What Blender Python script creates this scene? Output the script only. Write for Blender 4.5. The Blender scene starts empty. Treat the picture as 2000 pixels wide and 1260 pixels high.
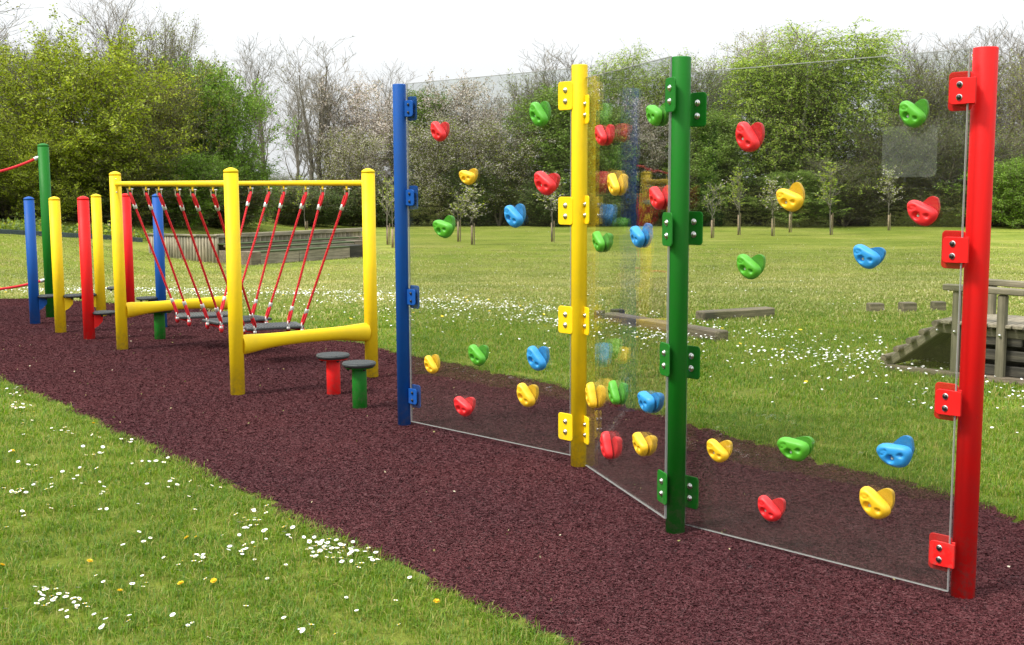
import bpy, math, numpy as np
from mathutils import Vector, Matrix

scene = bpy.context.scene
COL = scene.collection
RNG = np.random.default_rng(7)
R = math.radians

# ------------------------------------------------------------------ camera
EYE = 1.42
FPX = 2312.0                                   # focal length in pixels of the 2000 px wide photograph
PITCH, ROLL = math.atan(275 / 2312), math.atan(77 / 19440)
cam_fwd = np.array([0, math.cos(PITCH), -math.sin(PITCH)])
_r0, _u0 = np.array([1.0, 0, 0]), np.array([0, math.sin(PITCH), math.cos(PITCH)])
cam_right = math.cos(-ROLL) * _r0 + math.sin(-ROLL) * _u0
cam_up = -math.sin(-ROLL) * _r0 + math.cos(-ROLL) * _u0
cd = bpy.data.cameras.new('camera')
cam = bpy.data.objects.new('camera', cd)
COL.objects.link(cam)
cd.sensor_width, cd.lens = 36.0, 36.0 * FPX / 2000
cd.clip_start, cd.clip_end = 0.05, 3000
M = Matrix.Identity(4)
for i in range(3):
    M[i][0], M[i][1], M[i][2] = cam_right[i], cam_up[i], -cam_fwd[i]
M[2][3] = EYE
cam.matrix_world = M
scene.camera = cam

# ------------------------------------------------------------------ light: pale overcast sky with a weak veiled sun
SUN_EL, SUN_AZ = R(52), R(245)                 # azimuth measured clockwise from +Y: sun stands to the left, a little behind the camera
world = bpy.data.worlds.new('World')
scene.world = world
world.use_nodes = True
wn, wl = world.node_tree.nodes, world.node_tree.links
wn.clear()
sky = wn.new('ShaderNodeTexSky')
sky.sky_type = 'NISHITA'
sky.sun_disc = False
sky.sun_elevation, sky.sun_rotation = SUN_EL, SUN_AZ
sky.air_density, sky.dust_density, sky.ozone_density = 1.0, 3.0, 1.0
hs = wn.new('ShaderNodeHueSaturation')
hs.inputs['Saturation'].default_value = 0.35
mixc = wn.new('ShaderNodeMix')
mixc.data_type = 'RGBA'
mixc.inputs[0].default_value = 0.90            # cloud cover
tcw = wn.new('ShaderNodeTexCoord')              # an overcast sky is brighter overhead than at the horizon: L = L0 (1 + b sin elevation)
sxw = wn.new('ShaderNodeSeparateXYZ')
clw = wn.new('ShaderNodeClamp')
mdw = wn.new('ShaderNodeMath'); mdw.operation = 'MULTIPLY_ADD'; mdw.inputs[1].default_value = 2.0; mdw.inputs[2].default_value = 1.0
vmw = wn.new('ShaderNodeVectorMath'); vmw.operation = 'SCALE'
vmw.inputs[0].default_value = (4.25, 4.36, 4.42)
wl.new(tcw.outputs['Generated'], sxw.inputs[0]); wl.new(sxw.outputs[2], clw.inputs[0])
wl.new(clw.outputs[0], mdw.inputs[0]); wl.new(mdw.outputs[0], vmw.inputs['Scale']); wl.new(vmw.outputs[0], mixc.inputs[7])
bg = wn.new('ShaderNodeBackground')
bg.inputs['Strength'].default_value = 0.1
wo = wn.new('ShaderNodeOutputWorld')
wl.new(sky.outputs[0], hs.inputs['Color'])
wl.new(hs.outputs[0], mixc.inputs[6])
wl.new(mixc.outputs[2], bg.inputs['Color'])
wl.new(bg.outputs[0], wo.inputs[0])
sl = bpy.data.lights.new('sun', 'SUN')
sl.energy, sl.angle, sl.color = 2.3, R(12), (1.0, 0.95, 0.86)
so = bpy.data.objects.new('sun', sl)
COL.objects.link(so)
sdir = Vector((math.sin(SUN_AZ) * math.cos(SUN_EL), math.cos(SUN_AZ) * math.cos(SUN_EL), math.sin(SUN_EL)))
so.rotation_euler = sdir.to_track_quat('Z', 'Y').to_euler()
so.location = (-20, -10, 30)

vs = scene.view_settings
vs.view_transform, vs.look, vs.gamma, vs.use_curve_mapping = 'Standard', 'None', 1.0, False
vs.exposure = 1.03
cy = scene.cycles
cy.max_bounces, cy.transparent_max_bounces = 8, 24
cy.use_denoising = True

# ------------------------------------------------------------------ ground shape and picture helpers
def S(t):
    t = np.clip(t, 0, 1)
    return t * t * (3 - 2 * t)

def zf(x, y):
    x, y = np.asarray(x, float), np.asarray(y, float)
    z = -0.006 - 0.118 * S((7 - y) / 3.1) - 0.6 * S((y - 12) / 15)
    return z + 0.9 * S((-x - 7) / 8) * S((y - 17) / 14)

def ray(px, py):
    return cam_fwd + cam_right * (px - 1000) / FPX - cam_up * (py - 630) / FPX

def G(px, py):
    """the point of the ground seen at a pixel of the 2000x1260 photograph"""
    d = ray(px, py)
    lo, hi = 0.5, 400.0
    for t in np.geomspace(0.5, 400, 160):
        if EYE + d[2] * t < zf(d[0] * t, d[1] * t):
            hi = t
            break
        lo = t
    for _ in range(40):
        m = (lo + hi) / 2
        if EYE + d[2] * m < zf(d[0] * m, d[1] * m):
            hi = m
        else:
            lo = m
    return np.array([d[0] * hi, d[1] * hi, float(zf(d[0] * hi, d[1] * hi))])

def ztop(base, px, py):
    """height z seen at a pixel straight above a ground point"""
    d = ray(px, py)
    t = math.hypot(base[0], base[1]) / math.hypot(d[0], d[1])
    return EYE + d[2] * t

def at_z(px, py, z):
    d = ray(px, py)
    return d * ((z - EYE) / d[2]) + np.array([0, 0, EYE])

def project(p):
    p = np.atleast_2d(p) - np.array([0, 0, EYE])
    w = p @ cam_fwd
    w = np.where(w > 0.05, w, np.nan)
    return np.stack([1000 + FPX * (p @ cam_right) / w, 630 - FPX * (p @ cam_up) / w], 1)

# ------------------------------------------------------------------ materials
def nodes_of(name):
    m = bpy.data.materials.new(name)
    m.use_nodes = True
    nt = m.node_tree
    return m, nt, nt.nodes, nt.links, nt.nodes['Principled BSDF']

def ramp(N, cols, pos=None):
    r = N.new('ShaderNodeValToRGB')
    e = r.color_ramp.elements
    pos = pos or [i / (len(cols) - 1) for i in range(len(cols))]
    while len(e) < len(cols):
        e.new(0.5)
    for k, c in enumerate(cols):
        e[k].position = pos[k]
        e[k].color = (*c, 1)
    return r

def noise(N, L, vec, scale, detail=4, rough=0.6, dist=0.0):
    n = N.new('ShaderNodeTexNoise')
    n.inputs['Scale'].default_value = scale
    n.inputs['Detail'].default_value = detail
    n.inputs['Roughness'].default_value = rough
    n.inputs['Distortion'].default_value = dist
    if vec is not None:
        L.new(vec, n.inputs['Vector'])
    return n

def bump(N, L, h, strength, dist, b):
    bp = N.new('ShaderNodeBump')
    bp.inputs['Strength'].default_value = strength
    bp.inputs['Distance'].default_value = dist
    L.new(h, bp.inputs['Height'])
    L.new(bp.outputs[0], b.inputs['Normal'])
    return bp

def paint(name, c, rough=0.50, grain=0.0012, dirt=0.22):
    """powder coated steel: faint orange peel, a little dust and scuffing"""
    m, nt, N, L, b = nodes_of(name)
    tc = N.new('ShaderNodeTexCoord')
    n1 = noise(N, L, tc.outputs['Object'], 3.0, 6, 0.7)
    n2 = noise(N, L, tc.outputs['Object'], 60.0, 4, 0.7)
    r = ramp(N, [tuple(x * (1 - dirt) + 0.012 for x in c), c, tuple(min(1, x * 1.04) for x in c)], [0.25, 0.55, 0.8])
    L.new(n1.outputs[0], r.inputs[0])
    sp = ramp(N, [(0, 0, 0), (0, 0, 0), (1, 1, 1)], [0, 0.70, 0.80])
    L.new(n2.outputs[0], sp.inputs[0])
    mx = N.new('ShaderNodeMix'); mx.data_type = 'RGBA'
    mu = N.new('ShaderNodeMath'); mu.operation = 'MULTIPLY'; mu.inputs[1].default_value = 0.35
    L.new(sp.outputs[0], mu.inputs[0]); L.new(mu.outputs[0], mx.inputs[0])
    L.new(r.outputs[0], mx.inputs[6]); mx.inputs[7].default_value = tuple(x * 0.6 + 0.05 for x in c) + (1,)
    ge = N.new('ShaderNodeNewGeometry')
    sx = N.new('ShaderNodeSeparateXYZ'); L.new(ge.outputs['Position'], sx.inputs[0])
    ft = N.new('ShaderNodeMapRange'); ft.inputs[1].default_value, ft.inputs[2].default_value = 0.22, -0.12
    ft.inputs[3].default_value, ft.inputs[4].default_value = 0.0, 0.75
    L.new(sx.outputs[2], ft.inputs[0])
    n5 = noise(N, L, ge.outputs['Position'], 34.0, 5, 0.75)
    r5 = ramp(N, [(0, 0, 0), (1, 1, 1)], [0.46, 0.66]); L.new(n5.outputs[0], r5.inputs[0])
    m5 = N.new('ShaderNodeMath'); m5.operation = 'MULTIPLY'
    L.new(ft.outputs[0], m5.inputs[0]); L.new(r5.outputs[0], m5.inputs[1])
    mx5 = N.new('ShaderNodeMix'); mx5.data_type = 'RGBA'
    L.new(m5.outputs[0], mx5.inputs[0]); L.new(mx.outputs[2], mx5.inputs[6]); mx5.inputs[7].default_value = (0.13, 0.095, 0.08, 1)
    L.new(mx5.outputs[2], b.inputs['Base Color'])
    rr = N.new('ShaderNodeMapRange')
    rr.inputs[3].default_value, rr.inputs[4].default_value = rough - 0.08, rough + 0.16
    L.new(n1.outputs[0], rr.inputs[0]); L.new(rr.outputs[0], b.inputs['Roughness'])
    b.inputs['Specular IOR Level'].default_value = 0.22
    n3 = noise(N, L, tc.outputs['Object'], 420.0, 2, 0.5)
    bump(N, L, n3.outputs[0], 0.35, grain, b)
    return m

def simple(name, c, rough=0.6, metal=0.0, var=0.15, scale=30, bd=0.0, bs=200):
    m, nt, N, L, b = nodes_of(name)
    tc = N.new('ShaderNodeTexCoord')
    n1 = noise(N, L, tc.outputs['Object'], scale, 5, 0.65)
    r = ramp(N, [tuple(x * (1 - var) for x in c), tuple(min(1, x * (1 + var)) for x in c)], [0.3, 0.7])
    L.new(n1.outputs[0], r.inputs[0]); L.new(r.outputs[0], b.inputs['Base Color'])
    b.inputs['Roughness'].default_value = rough
    b.inputs['Metallic'].default_value = metal
    if bd:
        n2 = noise(N, L, tc.outputs['Object'], bs, 4, 0.6)
        bump(N, L, n2.outputs[0], 0.8, bd, b)
    return m

def wood(name, ca, cb, axis=2, stretch=0.06, sc=26):
    """weathered softwood: grey streaks along the grain, dark checks, algae blotches, per board tone"""
    m, nt, N, L, b = nodes_of(name)
    tc = N.new('ShaderNodeTexCoord')
    mp = N.new('ShaderNodeMapping')
    s = [1, 1, 1]; s[axis] = stretch
    mp.inputs['Scale'].default_value = s
    L.new(tc.outputs['Object'], mp.inputs[0])
    n1 = noise(N, L, mp.outputs[0], sc, 7, 0.7, 0.4)
    n2 = noise(N, L, tc.outputs['Object'], 2.2, 4, 0.6)
    r = ramp(N, [tuple(x * 0.35 for x in ca), ca, cb], [0.28, 0.46, 0.72])
    L.new(n1.outputs[0], r.inputs[0])
    g = N.new('ShaderNodeMix'); g.data_type = 'RGBA'; g.blend_type = 'MULTIPLY'
    gr = ramp(N, [(0.62, 0.66, 0.55), (1.12, 1.08, 1.0)], [0.35, 0.65])
    L.new(n2.outputs[0], gr.inputs[0])
    g.inputs[0].default_value = 0.8
    L.new(r.outputs[0], g.inputs[6]); L.new(gr.outputs[0], g.inputs[7])
    oi = N.new('ShaderNodeObjectInfo')
    rr = ramp(N, [(0.78, 0.78, 0.78), (1.15, 1.13, 1.1)])
    L.new(oi.outputs['Random'], rr.inputs[0])
    g2 = N.new('ShaderNodeMix'); g2.data_type = 'RGBA'; g2.blend_type = 'MULTIPLY'; g2.inputs[0].default_value = 1
    L.new(g.outputs[2], g2.inputs[6]); L.new(rr.outputs[0], g2.inputs[7])
    L.new(g2.outputs[2], b.inputs['Base Color'])
    b.inputs['Roughness'].default_value = 0.85
    bump(N, L, n1.outputs[0], 0.7, 0.008, b)
    return m

def foliage(name, cols, trans=0.35, patch=0.9, patch_cols=((0.75, 0.78, 0.7), (1.2, 1.18, 1.1)), gain=1.0, gloss=0.035):
    """leaf or blade: tone varies from leaf to leaf and in patches through space"""
    m = bpy.data.materials.new(name)
    m.use_nodes = True
    N, L = m.node_tree.nodes, m.node_tree.links
    N.clear()
    out = N.new('ShaderNodeOutputMaterial')
    ge = N.new('ShaderNodeNewGeometry')
    r = ramp(N, [tuple(v * gain for v in c) for c in cols])
    L.new(ge.outputs['Random Per Island'], r.inputs[0])
    n1 = noise(N, L, ge.outputs['Position'], patch, 3, 0.6)
    pr = ramp(N, list(patch_cols), [0.33, 0.67])
    L.new(n1.outputs[0], pr.inputs[0])
    mx = N.new('ShaderNodeMix'); mx.data_type = 'RGBA'; mx.blend_type = 'MULTIPLY'; mx.inputs[0].default_value = 1
    L.new(r.outputs[0], mx.inputs[6]); L.new(pr.outputs[0], mx.inputs[7])
    d = N.new('ShaderNodeBsdfDiffuse'); t = N.new('ShaderNodeBsdfTranslucent'); gl = N.new('ShaderNodeBsdfGlossy')
    gl.inputs['Roughness'].default_value = 0.55
    gl.inputs['Color'].default_value = (0.9, 0.9, 0.85, 1)
    s1 = N.new('ShaderNodeMixShader'); s1.inputs[0].default_value = trans
    s2 = N.new('ShaderNodeMixShader'); s2.inputs[0].default_value = gloss
    L.new(mx.outputs[2], d.inputs[0]); L.new(mx.outputs[2], t.inputs[0])
    L.new(d.outputs[0], s1.inputs[1]); L.new(t.outputs[0], s1.inputs[2])
    L.new(s1.outputs[0], s2.inputs[1]); L.new(gl.outputs[0], s2.inputs[2])
    L.new(s2.outputs[0], out.inputs[0])
    return m

PAINT = {
    'red': paint('red_paint', (0.72, 0.008, 0.008)),
    'yellow': paint('yellow_paint', (0.80, 0.55, 0.006)),
    'green': paint('green_paint', (0.005, 0.145, 0.008)),
    'blue': paint('blue_paint', (0.004, 0.072, 0.32)),
}
RESIN = {
    'red': simple('red_resin', (0.68, 0.015, 0.02), 0.5, 0, 0.1, 20, 0.0006, 500),
    'yellow': simple('yellow_resin', (0.78, 0.46, 0.012), 0.5, 0, 0.1, 20, 0.0006, 500),
    'green': simple('green_resin', (0.07, 0.33, 0.015), 0.5, 0, 0.1, 20, 0.0006, 500),
    'blue': simple('blue_resin', (0.02, 0.25, 0.60), 0.5, 0, 0.1, 20, 0.0006, 500),
}
STEEL = simple('stainless_steel', (0.62, 0.62, 0.60), 0.28, 1.0, 0.1)
ALU = simple('pressed_aluminium', (0.60, 0.60, 0.58), 0.5, 0.6, 0.12, 60)
BLACK = simple('black_plastic', (0.012, 0.012, 0.013), 0.35)
WHITEP = simple('white_nylon', (0.52, 0.52, 0.50), 0.45, 0, 0.06)
DECKP = simple('dark_grey_rubber', (0.038, 0.045, 0.047), 0.55, 0, 0.25, 40, 0.002, 120)
ROPEM = simple('red_rope', (0.62, 0.012, 0.022), 0.75, 0, 0.25, 90, 0.002, 260)
WOODV = wood('weathered_wood_upright', (0.28, 0.245, 0.19), (0.54, 0.48, 0.39), 2)
WOODH = wood('weathered_wood_level', (0.21, 0.185, 0.145), (0.43, 0.38, 0.305), 0)
WOODP = wood('pale_treated_wood', (0.15, 0.135, 0.095), (0.28, 0.255, 0.19), 0)
WOODD = wood('dark_wood', (0.035, 0.032, 0.026), (0.10, 0.09, 0.07), 0)  # darkest wood tone, also on the sheet under the ramp
TIMB = wood('old_sleeper_wood', (0.13, 0.105, 0.08), (0.27, 0.225, 0.175), 0)
BEDW = wood('blue_stained_board', (0.05, 0.075, 0.09), (0.11, 0.14, 0.155), 0)
TURFM = simple('green_turf_edge', (0.045, 0.065, 0.02), 0.9, 0, 0.4, 60, 0.01, 90)
GUARD = simple('tree_guard', (0.27, 0.20, 0.135), 0.8, 0, 0.25, 12)

# ------------------------------------------------------------------ mesh building
class MB:
    def __init__(self):
        self.v, self.f, self.mi, self.sm, self.n = [], [], [], [], 0

    def add(self, v, f, mi=0, smooth=False):
        v = np.asarray(v, float)
        self.v.append(v)
        for q in f:
            self.f.append([i + self.n for i in q])
            self.mi.append(mi)
            self.sm.append(smooth)
        self.n += len(v)
        return self

    def box(self, c, size, ax=None, mi=0, bev=0.0):
        """box at centre c; ax = 3x3 rows of its axes; bev chamfers the four long edges and the ends"""
        ax = np.eye(3) if ax is None else np.asarray(ax, float)
        h = np.asarray(size, float) / 2
        if bev <= 0:
            s = np.array([[x, y, z] for z in (-1, 1) for y in (-1, 1) for x in (-1, 1)]) * h
            f = [(0, 2, 3, 1), (4, 5, 7, 6), (0, 1, 5, 4), (2, 6, 7, 3), (0, 4, 6, 2), (1, 3, 7, 5)]
            return self.add(s @ ax + c, f, mi)
        L = []
        b = min(bev, *(h * 0.9))
        for x, i in ((-h[0], b), (-h[0] + b, 0), (h[0] - b, 0), (h[0], b)):
            hy, hz = h[1] - i, h[2] - i
            L.append([(x, -hy + b, -hz), (x, hy - b, -hz), (x, hy, -hz + b), (x, hy, hz - b), (x, hy - b, hz), (x, -hy + b, hz), (x, -hy, hz - b), (x, -hy, -hz + b)])
        v = np.array(L).reshape(-1, 3)
        f = []
        for k in range(3):
            for j in range(8):
                j2 = (j + 1) % 8
                f.append((k * 8 + j, k * 8 + j2, (k + 1) * 8 + j2, (k + 1) * 8 + j))
        f.append(tuple(range(7, -1, -1)))
        f.append(tuple(range(24, 32)))
        return self.add(v @ ax + c, f, mi)

    def tube(self, pts, rad, n=12, mi=0, caps=True, smooth=True, flat=1.0, up=None):
        pts = np.asarray(pts, float)
        rad = np.broadcast_to(np.asarray(rad, float), (len(pts),))
        t = np.gradient(pts, axis=0)
        t /= np.linalg.norm(t, axis=1)[:, None] + 1e-12
        a = np.array(up if up is not None else ((0, 0, 1) if abs(t[0][2]) < 0.9 else (1, 0, 0)), float)
        v = []
        for p, tt, r in zip(pts, t, rad):
            u = np.cross(tt, a); u /= np.linalg.norm(u) + 1e-12
            w = np.cross(u, tt)
            a = w
            th = np.arange(n) * 2 * math.pi / n
            v.append(p + r * (np.cos(th)[:, None] * u * flat + np.sin(th)[:, None] * w))
        f = []
        for k in range(len(pts) - 1):
            for j in range(n):
                j2 = (j + 1) % n
                f.append((k * n + j, k * n + j2, (k + 1) * n + j2, (k + 1) * n + j))
        self.add(np.concatenate(v), f, mi, smooth)
        if caps:
            self.add(v[0], [tuple(range(n - 1, -1, -1))], mi)
            self.add(v[-1], [tuple(range(n))], mi)
        return self

    def lathe(self, prof, c=(0, 0, 0), n=28, mi=0, ax=None, smooth=True):
        """profile of (radius, height); ax rows: u, w, axis"""
        ax = np.eye(3) if ax is None else np.asarray(ax, float)
        th = np.arange(n) * 2 * math.pi / n
        v = np.concatenate([np.stack([r * np.cos(th), r * np.sin(th), np.full(n, z)], 1) for r, z in prof]) @ ax + np.asarray(c, float)
        f = []
        for k in range(len(prof) - 1):
            for j in range(n):
                j2 = (j + 1) % n
                f.append((k * n + j, k * n + j2, (k + 1) * n + j2, (k + 1) * n + j))
        f.append(tuple(range(n - 1, -1, -1)))
        f.append(tuple((len(prof) - 1) * n + j for j in range(n)))
        return self.add(v, f, mi, smooth)

    def plate(self, c, u, w, nrm, wd, ht, th, rc, mi=0, seg=5, ch=0.0015):
        """rounded rectangular plate, faces chamfered"""
        o = []
        for sx, sy, a0 in ((1, 1, 0), (-1, 1, 90), (-1, -1, 180), (1, -1, 270)):
            for k in range(seg + 1):
                a = R(a0 + 90 * k / seg)
                o.append((sx * (wd / 2 - rc) + rc * math.cos(a), sy * (ht / 2 - rc) + rc * math.sin(a)))
        o = np.array(o)
        n = len(o)
        rings = []
        for s, z in ((1 - 2 * ch / wd, -th / 2), (1, -th / 2 + ch), (1, th / 2 - ch), (1 - 2 * ch / wd, th / 2)):
            rings.append(np.outer(o[:, 0] * s, u) + np.outer(o[:, 1] * s, w) + np.asarray(nrm) * z + c)
        f = [(k * n + j, k * n + (j + 1) % n, (k + 1) * n + (j + 1) % n, (k + 1) * n + j) for k in range(3) for j in range(n)]
        f += [tuple(range(n - 1, -1, -1)), tuple(3 * n + j for j in range(n))]
        return self.add(np.concatenate(rings), f, mi)

    def mesh(self, name, mats, origin=(0, 0, 0)):
        me = bpy.data.meshes.new(name)
        V = np.concatenate(self.v) - np.asarray(origin, float)
        me.from_pydata(V.tolist(), [], self.f)
        for m in (mats if isinstance(mats, (list, tuple)) else [mats]):
            me.materials.append(m)
        me.polygons.foreach_set('material_index', self.mi)
        me.polygons.foreach_set('use_smooth', self.sm)
        me.update()
        return me

    def build(self, name, mats, parent=None, origin=(0, 0, 0)):
        o = bpy.data.objects.new(name, self.mesh(name, mats, origin))
        COL.objects.link(o)
        if parent is not None:
            o.parent = parent
        else:
            o.location = origin
        return o

def raw_mesh(name, V, F, mats, mi=None, smooth=False):
    """fast mesh from numpy: V (n,3), F (m,k) with one k"""
    me = bpy.data.meshes.new(name)
    V = np.asarray(V, np.float32); F = np.asarray(F, np.int32)
    m, k = F.shape
    me.vertices.add(len(V)); me.vertices.foreach_set('co', V.ravel())
    me.loops.add(m * k); me.loops.foreach_set('vertex_index', F.ravel())
    me.polygons.add(m)
    me.polygons.foreach_set('loop_start', np.arange(m, dtype=np.int32) * k)
    me.polygons.foreach_set('loop_total', np.full(m, k, np.int32))
    for mt in (mats if isinstance(mats, (list, tuple)) else [mats]):
        me.materials.append(mt)
    if mi is not None:
        me.polygons.foreach_set('material_index', np.asarray(mi, np.int32))
    me.polygons.foreach_set('use_smooth', np.full(m, smooth))
    me.update(calc_edges=True)
    me.validate()
    return me

def link(name, me, parent=None, loc=(0, 0, 0)):
    o = bpy.data.objects.new(name, me)
    COL.objects.link(o)
    o.parent = parent
    o.location = loc
    return o

def tag(o, label=None, cat=None, group=None, kind=None):
    for k, v in (('label', label), ('category', cat), ('group', group), ('kind', kind)):
        if v:
            o[k] = v
    return o

def empty(name, loc, label, cat, group=None, kind=None):
    o = bpy.data.objects.new(name, None)
    o.empty_display_size = 0.1
    COL.objects.link(o)
    o.location = loc
    return tag(o, label, cat, group, kind)

def axes(d):
    """rows: along d, level across, up"""
    d = np.asarray(d, float) / np.linalg.norm(d)
    b = np.cross((0, 0, 1), d); b /= np.linalg.norm(b)
    return np.array([d, b, np.cross(d, b)])

# ------------------------------------------------------------------ ground: lawn sheet and rubber path
near_px = [(0, 748), (100, 790), (200, 840), (330, 900), (470, 970), (600, 1035), (720, 1085), (790, 1130), (900, 1180), (1000, 1225), (1085, 1262)]
far_px = [(0, 583), (120, 586), (240, 595), (336, 597), (406, 604), (520, 632), (613, 660), (716, 672), (803, 696), (920, 718), (1110, 758), (1210, 790), (1340, 825), (1450, 855), (1560, 886), (1700, 925), (1850, 966), (2000, 1011)]
near_e = [(-9.6, 15.0), (-6.3, 11.6), (-4.9, 9.9)] + [tuple(G(*p)[:2]) for p in near_px] + [(0.75, 2.75), (1.5, 1.7), (2.4, 0.4), (3.2, -1.0)]
far_e = [(-9.9, 16.3), (-8.0, 15.5)] + [tuple(G(*p)[:2]) for p in far_px] + [(2.75, 3.9), (3.5, 2.7), (4.4, 1.2), (5.3, -0.6)]

def resample(P, n, sm=3):
    P = np.asarray(P, float)
    s = np.concatenate([[0], np.cumsum(np.linalg.norm(np.diff(P, axis=0), axis=1))])
    q = np.linspace(0, s[-1], n)
    out = np.stack([np.interp(q, s, P[:, k]) for k in range(2)], 1)
    for _ in range(sm):
        out[1:-1] = 0.25 * out[:-2] + 0.5 * out[1:-1] + 0.25 * out[2:]
    return out

NE, FE = resample(near_e, 500, 6), resample(far_e, 500, 6)
for E in (NE, FE):
    j = RNG.normal(0, 1, (500, 2))
    k = np.ones(5) / 5
    j = np.stack([np.convolve(j[:, i], k, 'same') for i in range(2)], 1)
    E += j * 0.012
RUB_POLY = np.concatenate([NE, FE[::-1]])

def in_poly(P, poly):
    x, y = P[:, 0], P[:, 1]
    c = np.zeros(len(P), bool)
    a, b = poly, np.roll(poly, -1, 0)
    for (x1, y1), (x2, y2) in zip(a, b):
        if y1 == y2:
            continue
        m = ((y1 > y) != (y2 > y)) & (x < (x2 - x1) * (y - y1) / (y2 - y1) + x1)
        c ^= m
    return c

def dist_poly(P, line, step=2):
    l = line[::step]
    out = np.full(len(P), 1e9)
    for k in range(0, len(P), 20000):
        d = np.linalg.norm(P[k:k + 20000, None, :] - l[None], axis=2)
        out[k:k + 20000] = d.min(1)
    return out

def lawn_material():
    m, nt, N, L, b = nodes_of('mown_lawn')
    ge = N.new('ShaderNodeNewGeometry')
    P = ge.outputs['Position']
    n1 = noise(N, L, P, 0.35, 5, 0.62, 0.3)
    n2 = noise(N, L, P, 14.0, 6, 0.75)
    mp = N.new('ShaderNodeMapping'); mp.inputs['Scale'].default_value = (0.10, 1.05, 1); mp.inputs['Rotation'].default_value = (0, 0, R(4))
    L.new(P, mp.inputs[0])
    n3 = noise(N, L, mp.outputs[0], 1.0, 4, 0.6, 0.2)
    r1 = ramp(N, [(0.145, 0.20, 0.022), (0.22, 0.265, 0.045), (0.31, 0.315, 0.085)], [0.3, 0.5, 0.72])
    L.new(n1.outputs[0], r1.inputs[0])
    r2 = ramp(N, [(0.6, 0.62, 0.55), (1.0, 1.0, 1.0), (1.35, 1.28, 1.2)], [0.3, 0.5, 0.7])
    L.new(n2.outputs[0], r2.inputs[0])
    r3 = ramp(N, [(0.78, 0.86, 0.72), (1.22, 1.14, 1.15)], [0.36, 0.64])
    L.new(n3.outputs[0], r3.inputs[0])
    a = N.new('ShaderNodeMix'); a.data_type = 'RGBA'; a.blend_type = 'MULTIPLY'; a.inputs[0].default_value = 1
    c = N.new('ShaderNodeMix'); c.data_type = 'RGBA'; c.blend_type = 'MULTIPLY'; c.inputs[0].default_value = 0.9
    L.new(r1.outputs[0], a.inputs[6]); L.new(r2.outputs[0], a.inputs[7])
    L.new(a.outputs[2], c.inputs[6]); L.new(r3.outputs[0], c.inputs[7])
    L.new(c.outputs[2], b.inputs['Base Color'])
    b.inputs['Roughness'].default_value = 0.95
    b.inputs['Specular IOR Level'].default_value = 0.1
    n4 = noise(N, L, P, 38.0, 5, 0.75)
    bump(N, L, n4.outputs[0], 1.0, 0.05, b)
    return m

LAWN = lawn_material()
def graded(lo, hi, a, b, step, g=1.18):
    mid = list(np.arange(a, b + 1e-6, step))
    s, x, up = step, mid[-1], []
    while x < hi:
        s *= g; x += s; up.append(x)
    s, x, dn = step, mid[0], []
    while x > lo:
        s *= g; x -= s; dn.append(x)
    return np.array(dn[::-1] + mid + up)

gx, gy = graded(-900, 900, -14, 12, 0.3), graded(-60, 1400, -2, 34, 0.3)
XX, YY = np.meshgrid(gx, gy)
nx, ny = len(gx), len(gy)
idx = np.arange(nx * ny).reshape(ny, nx)
F = np.stack([idx[:-1, :-1], idx[:-1, 1:], idx[1:, 1:], idx[1:, :-1]], -1).reshape(-1, 4)
V = np.stack([XX, YY, zf(XX, YY)], -1).reshape(-1, 3)
tag(link('lawn', raw_mesh('lawn', V, F, LAWN, smooth=True)), kind='structure', label='wide mown lawn sloping gently away to the trees')

def rubber_material():
    m, nt, N, L, b = nodes_of('rubber_mulch')
    ge = N.new('ShaderNodeNewGeometry')
    n1 = noise(N, L, ge.outputs['Position'], 160.0, 4, 0.7, 1.5)
    n2 = noise(N, L, ge.outputs['Position'], 1.3, 4, 0.6)
    r = ramp(N, [(0.030, 0.0085, 0.0110), (0.060, 0.0165, 0.0210), (0.080, 0.027, 0.032)], [0.3, 0.5, 0.72])
    L.new(n1.outputs[0], r.inputs[0])
    g = N.new('ShaderNodeMix'); g.data_type = 'RGBA'; g.blend_type = 'MULTIPLY'; g.inputs[0].default_value = 1
    r2 = ramp(N, [(0.8, 0.85, 0.9), (1.15, 1.08, 1.05)], [0.35, 0.65])
    L.new(n2.outputs[0], r2.inputs[0])
    L.new(r.outputs[0], g.inputs[6]); L.new(r2.outputs[0], g.inputs[7])
    L.new(g.outputs[2], b.inputs['Base Color'])
    b.inputs['Roughness'].default_value = 0.75
    bump(N, L, n1.outputs[0], 1.0, 0.012, b)
    return m

ts = np.linspace(0, 1, 26)
rub_rows = [NE * (1 - t) + FE * t for t in ts]
RV = np.stack(rub_rows, 0)                                        # rows x 500 x 2
edge_drop = np.zeros((26, 500)); edge_drop[0] = edge_drop[-1] = -0.025
Z = zf(RV[..., 0], RV[..., 1]) + 0.006 + edge_drop
V = np.concatenate([RV, Z[..., None]], -1).reshape(-1, 3)
idx = np.arange(26 * 500).reshape(26, 500)
F = np.stack([idx[:-1, :-1], idx[:-1, 1:], idx[1:, 1:], idx[1:, :-1]], -1).reshape(-1, 4)
tag(link('rubber_path', raw_mesh('rubber_path', V, F, rubber_material(), smooth=True)), kind='structure', label='wide plum brown rubber mulch path curving across the lawn')

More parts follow.
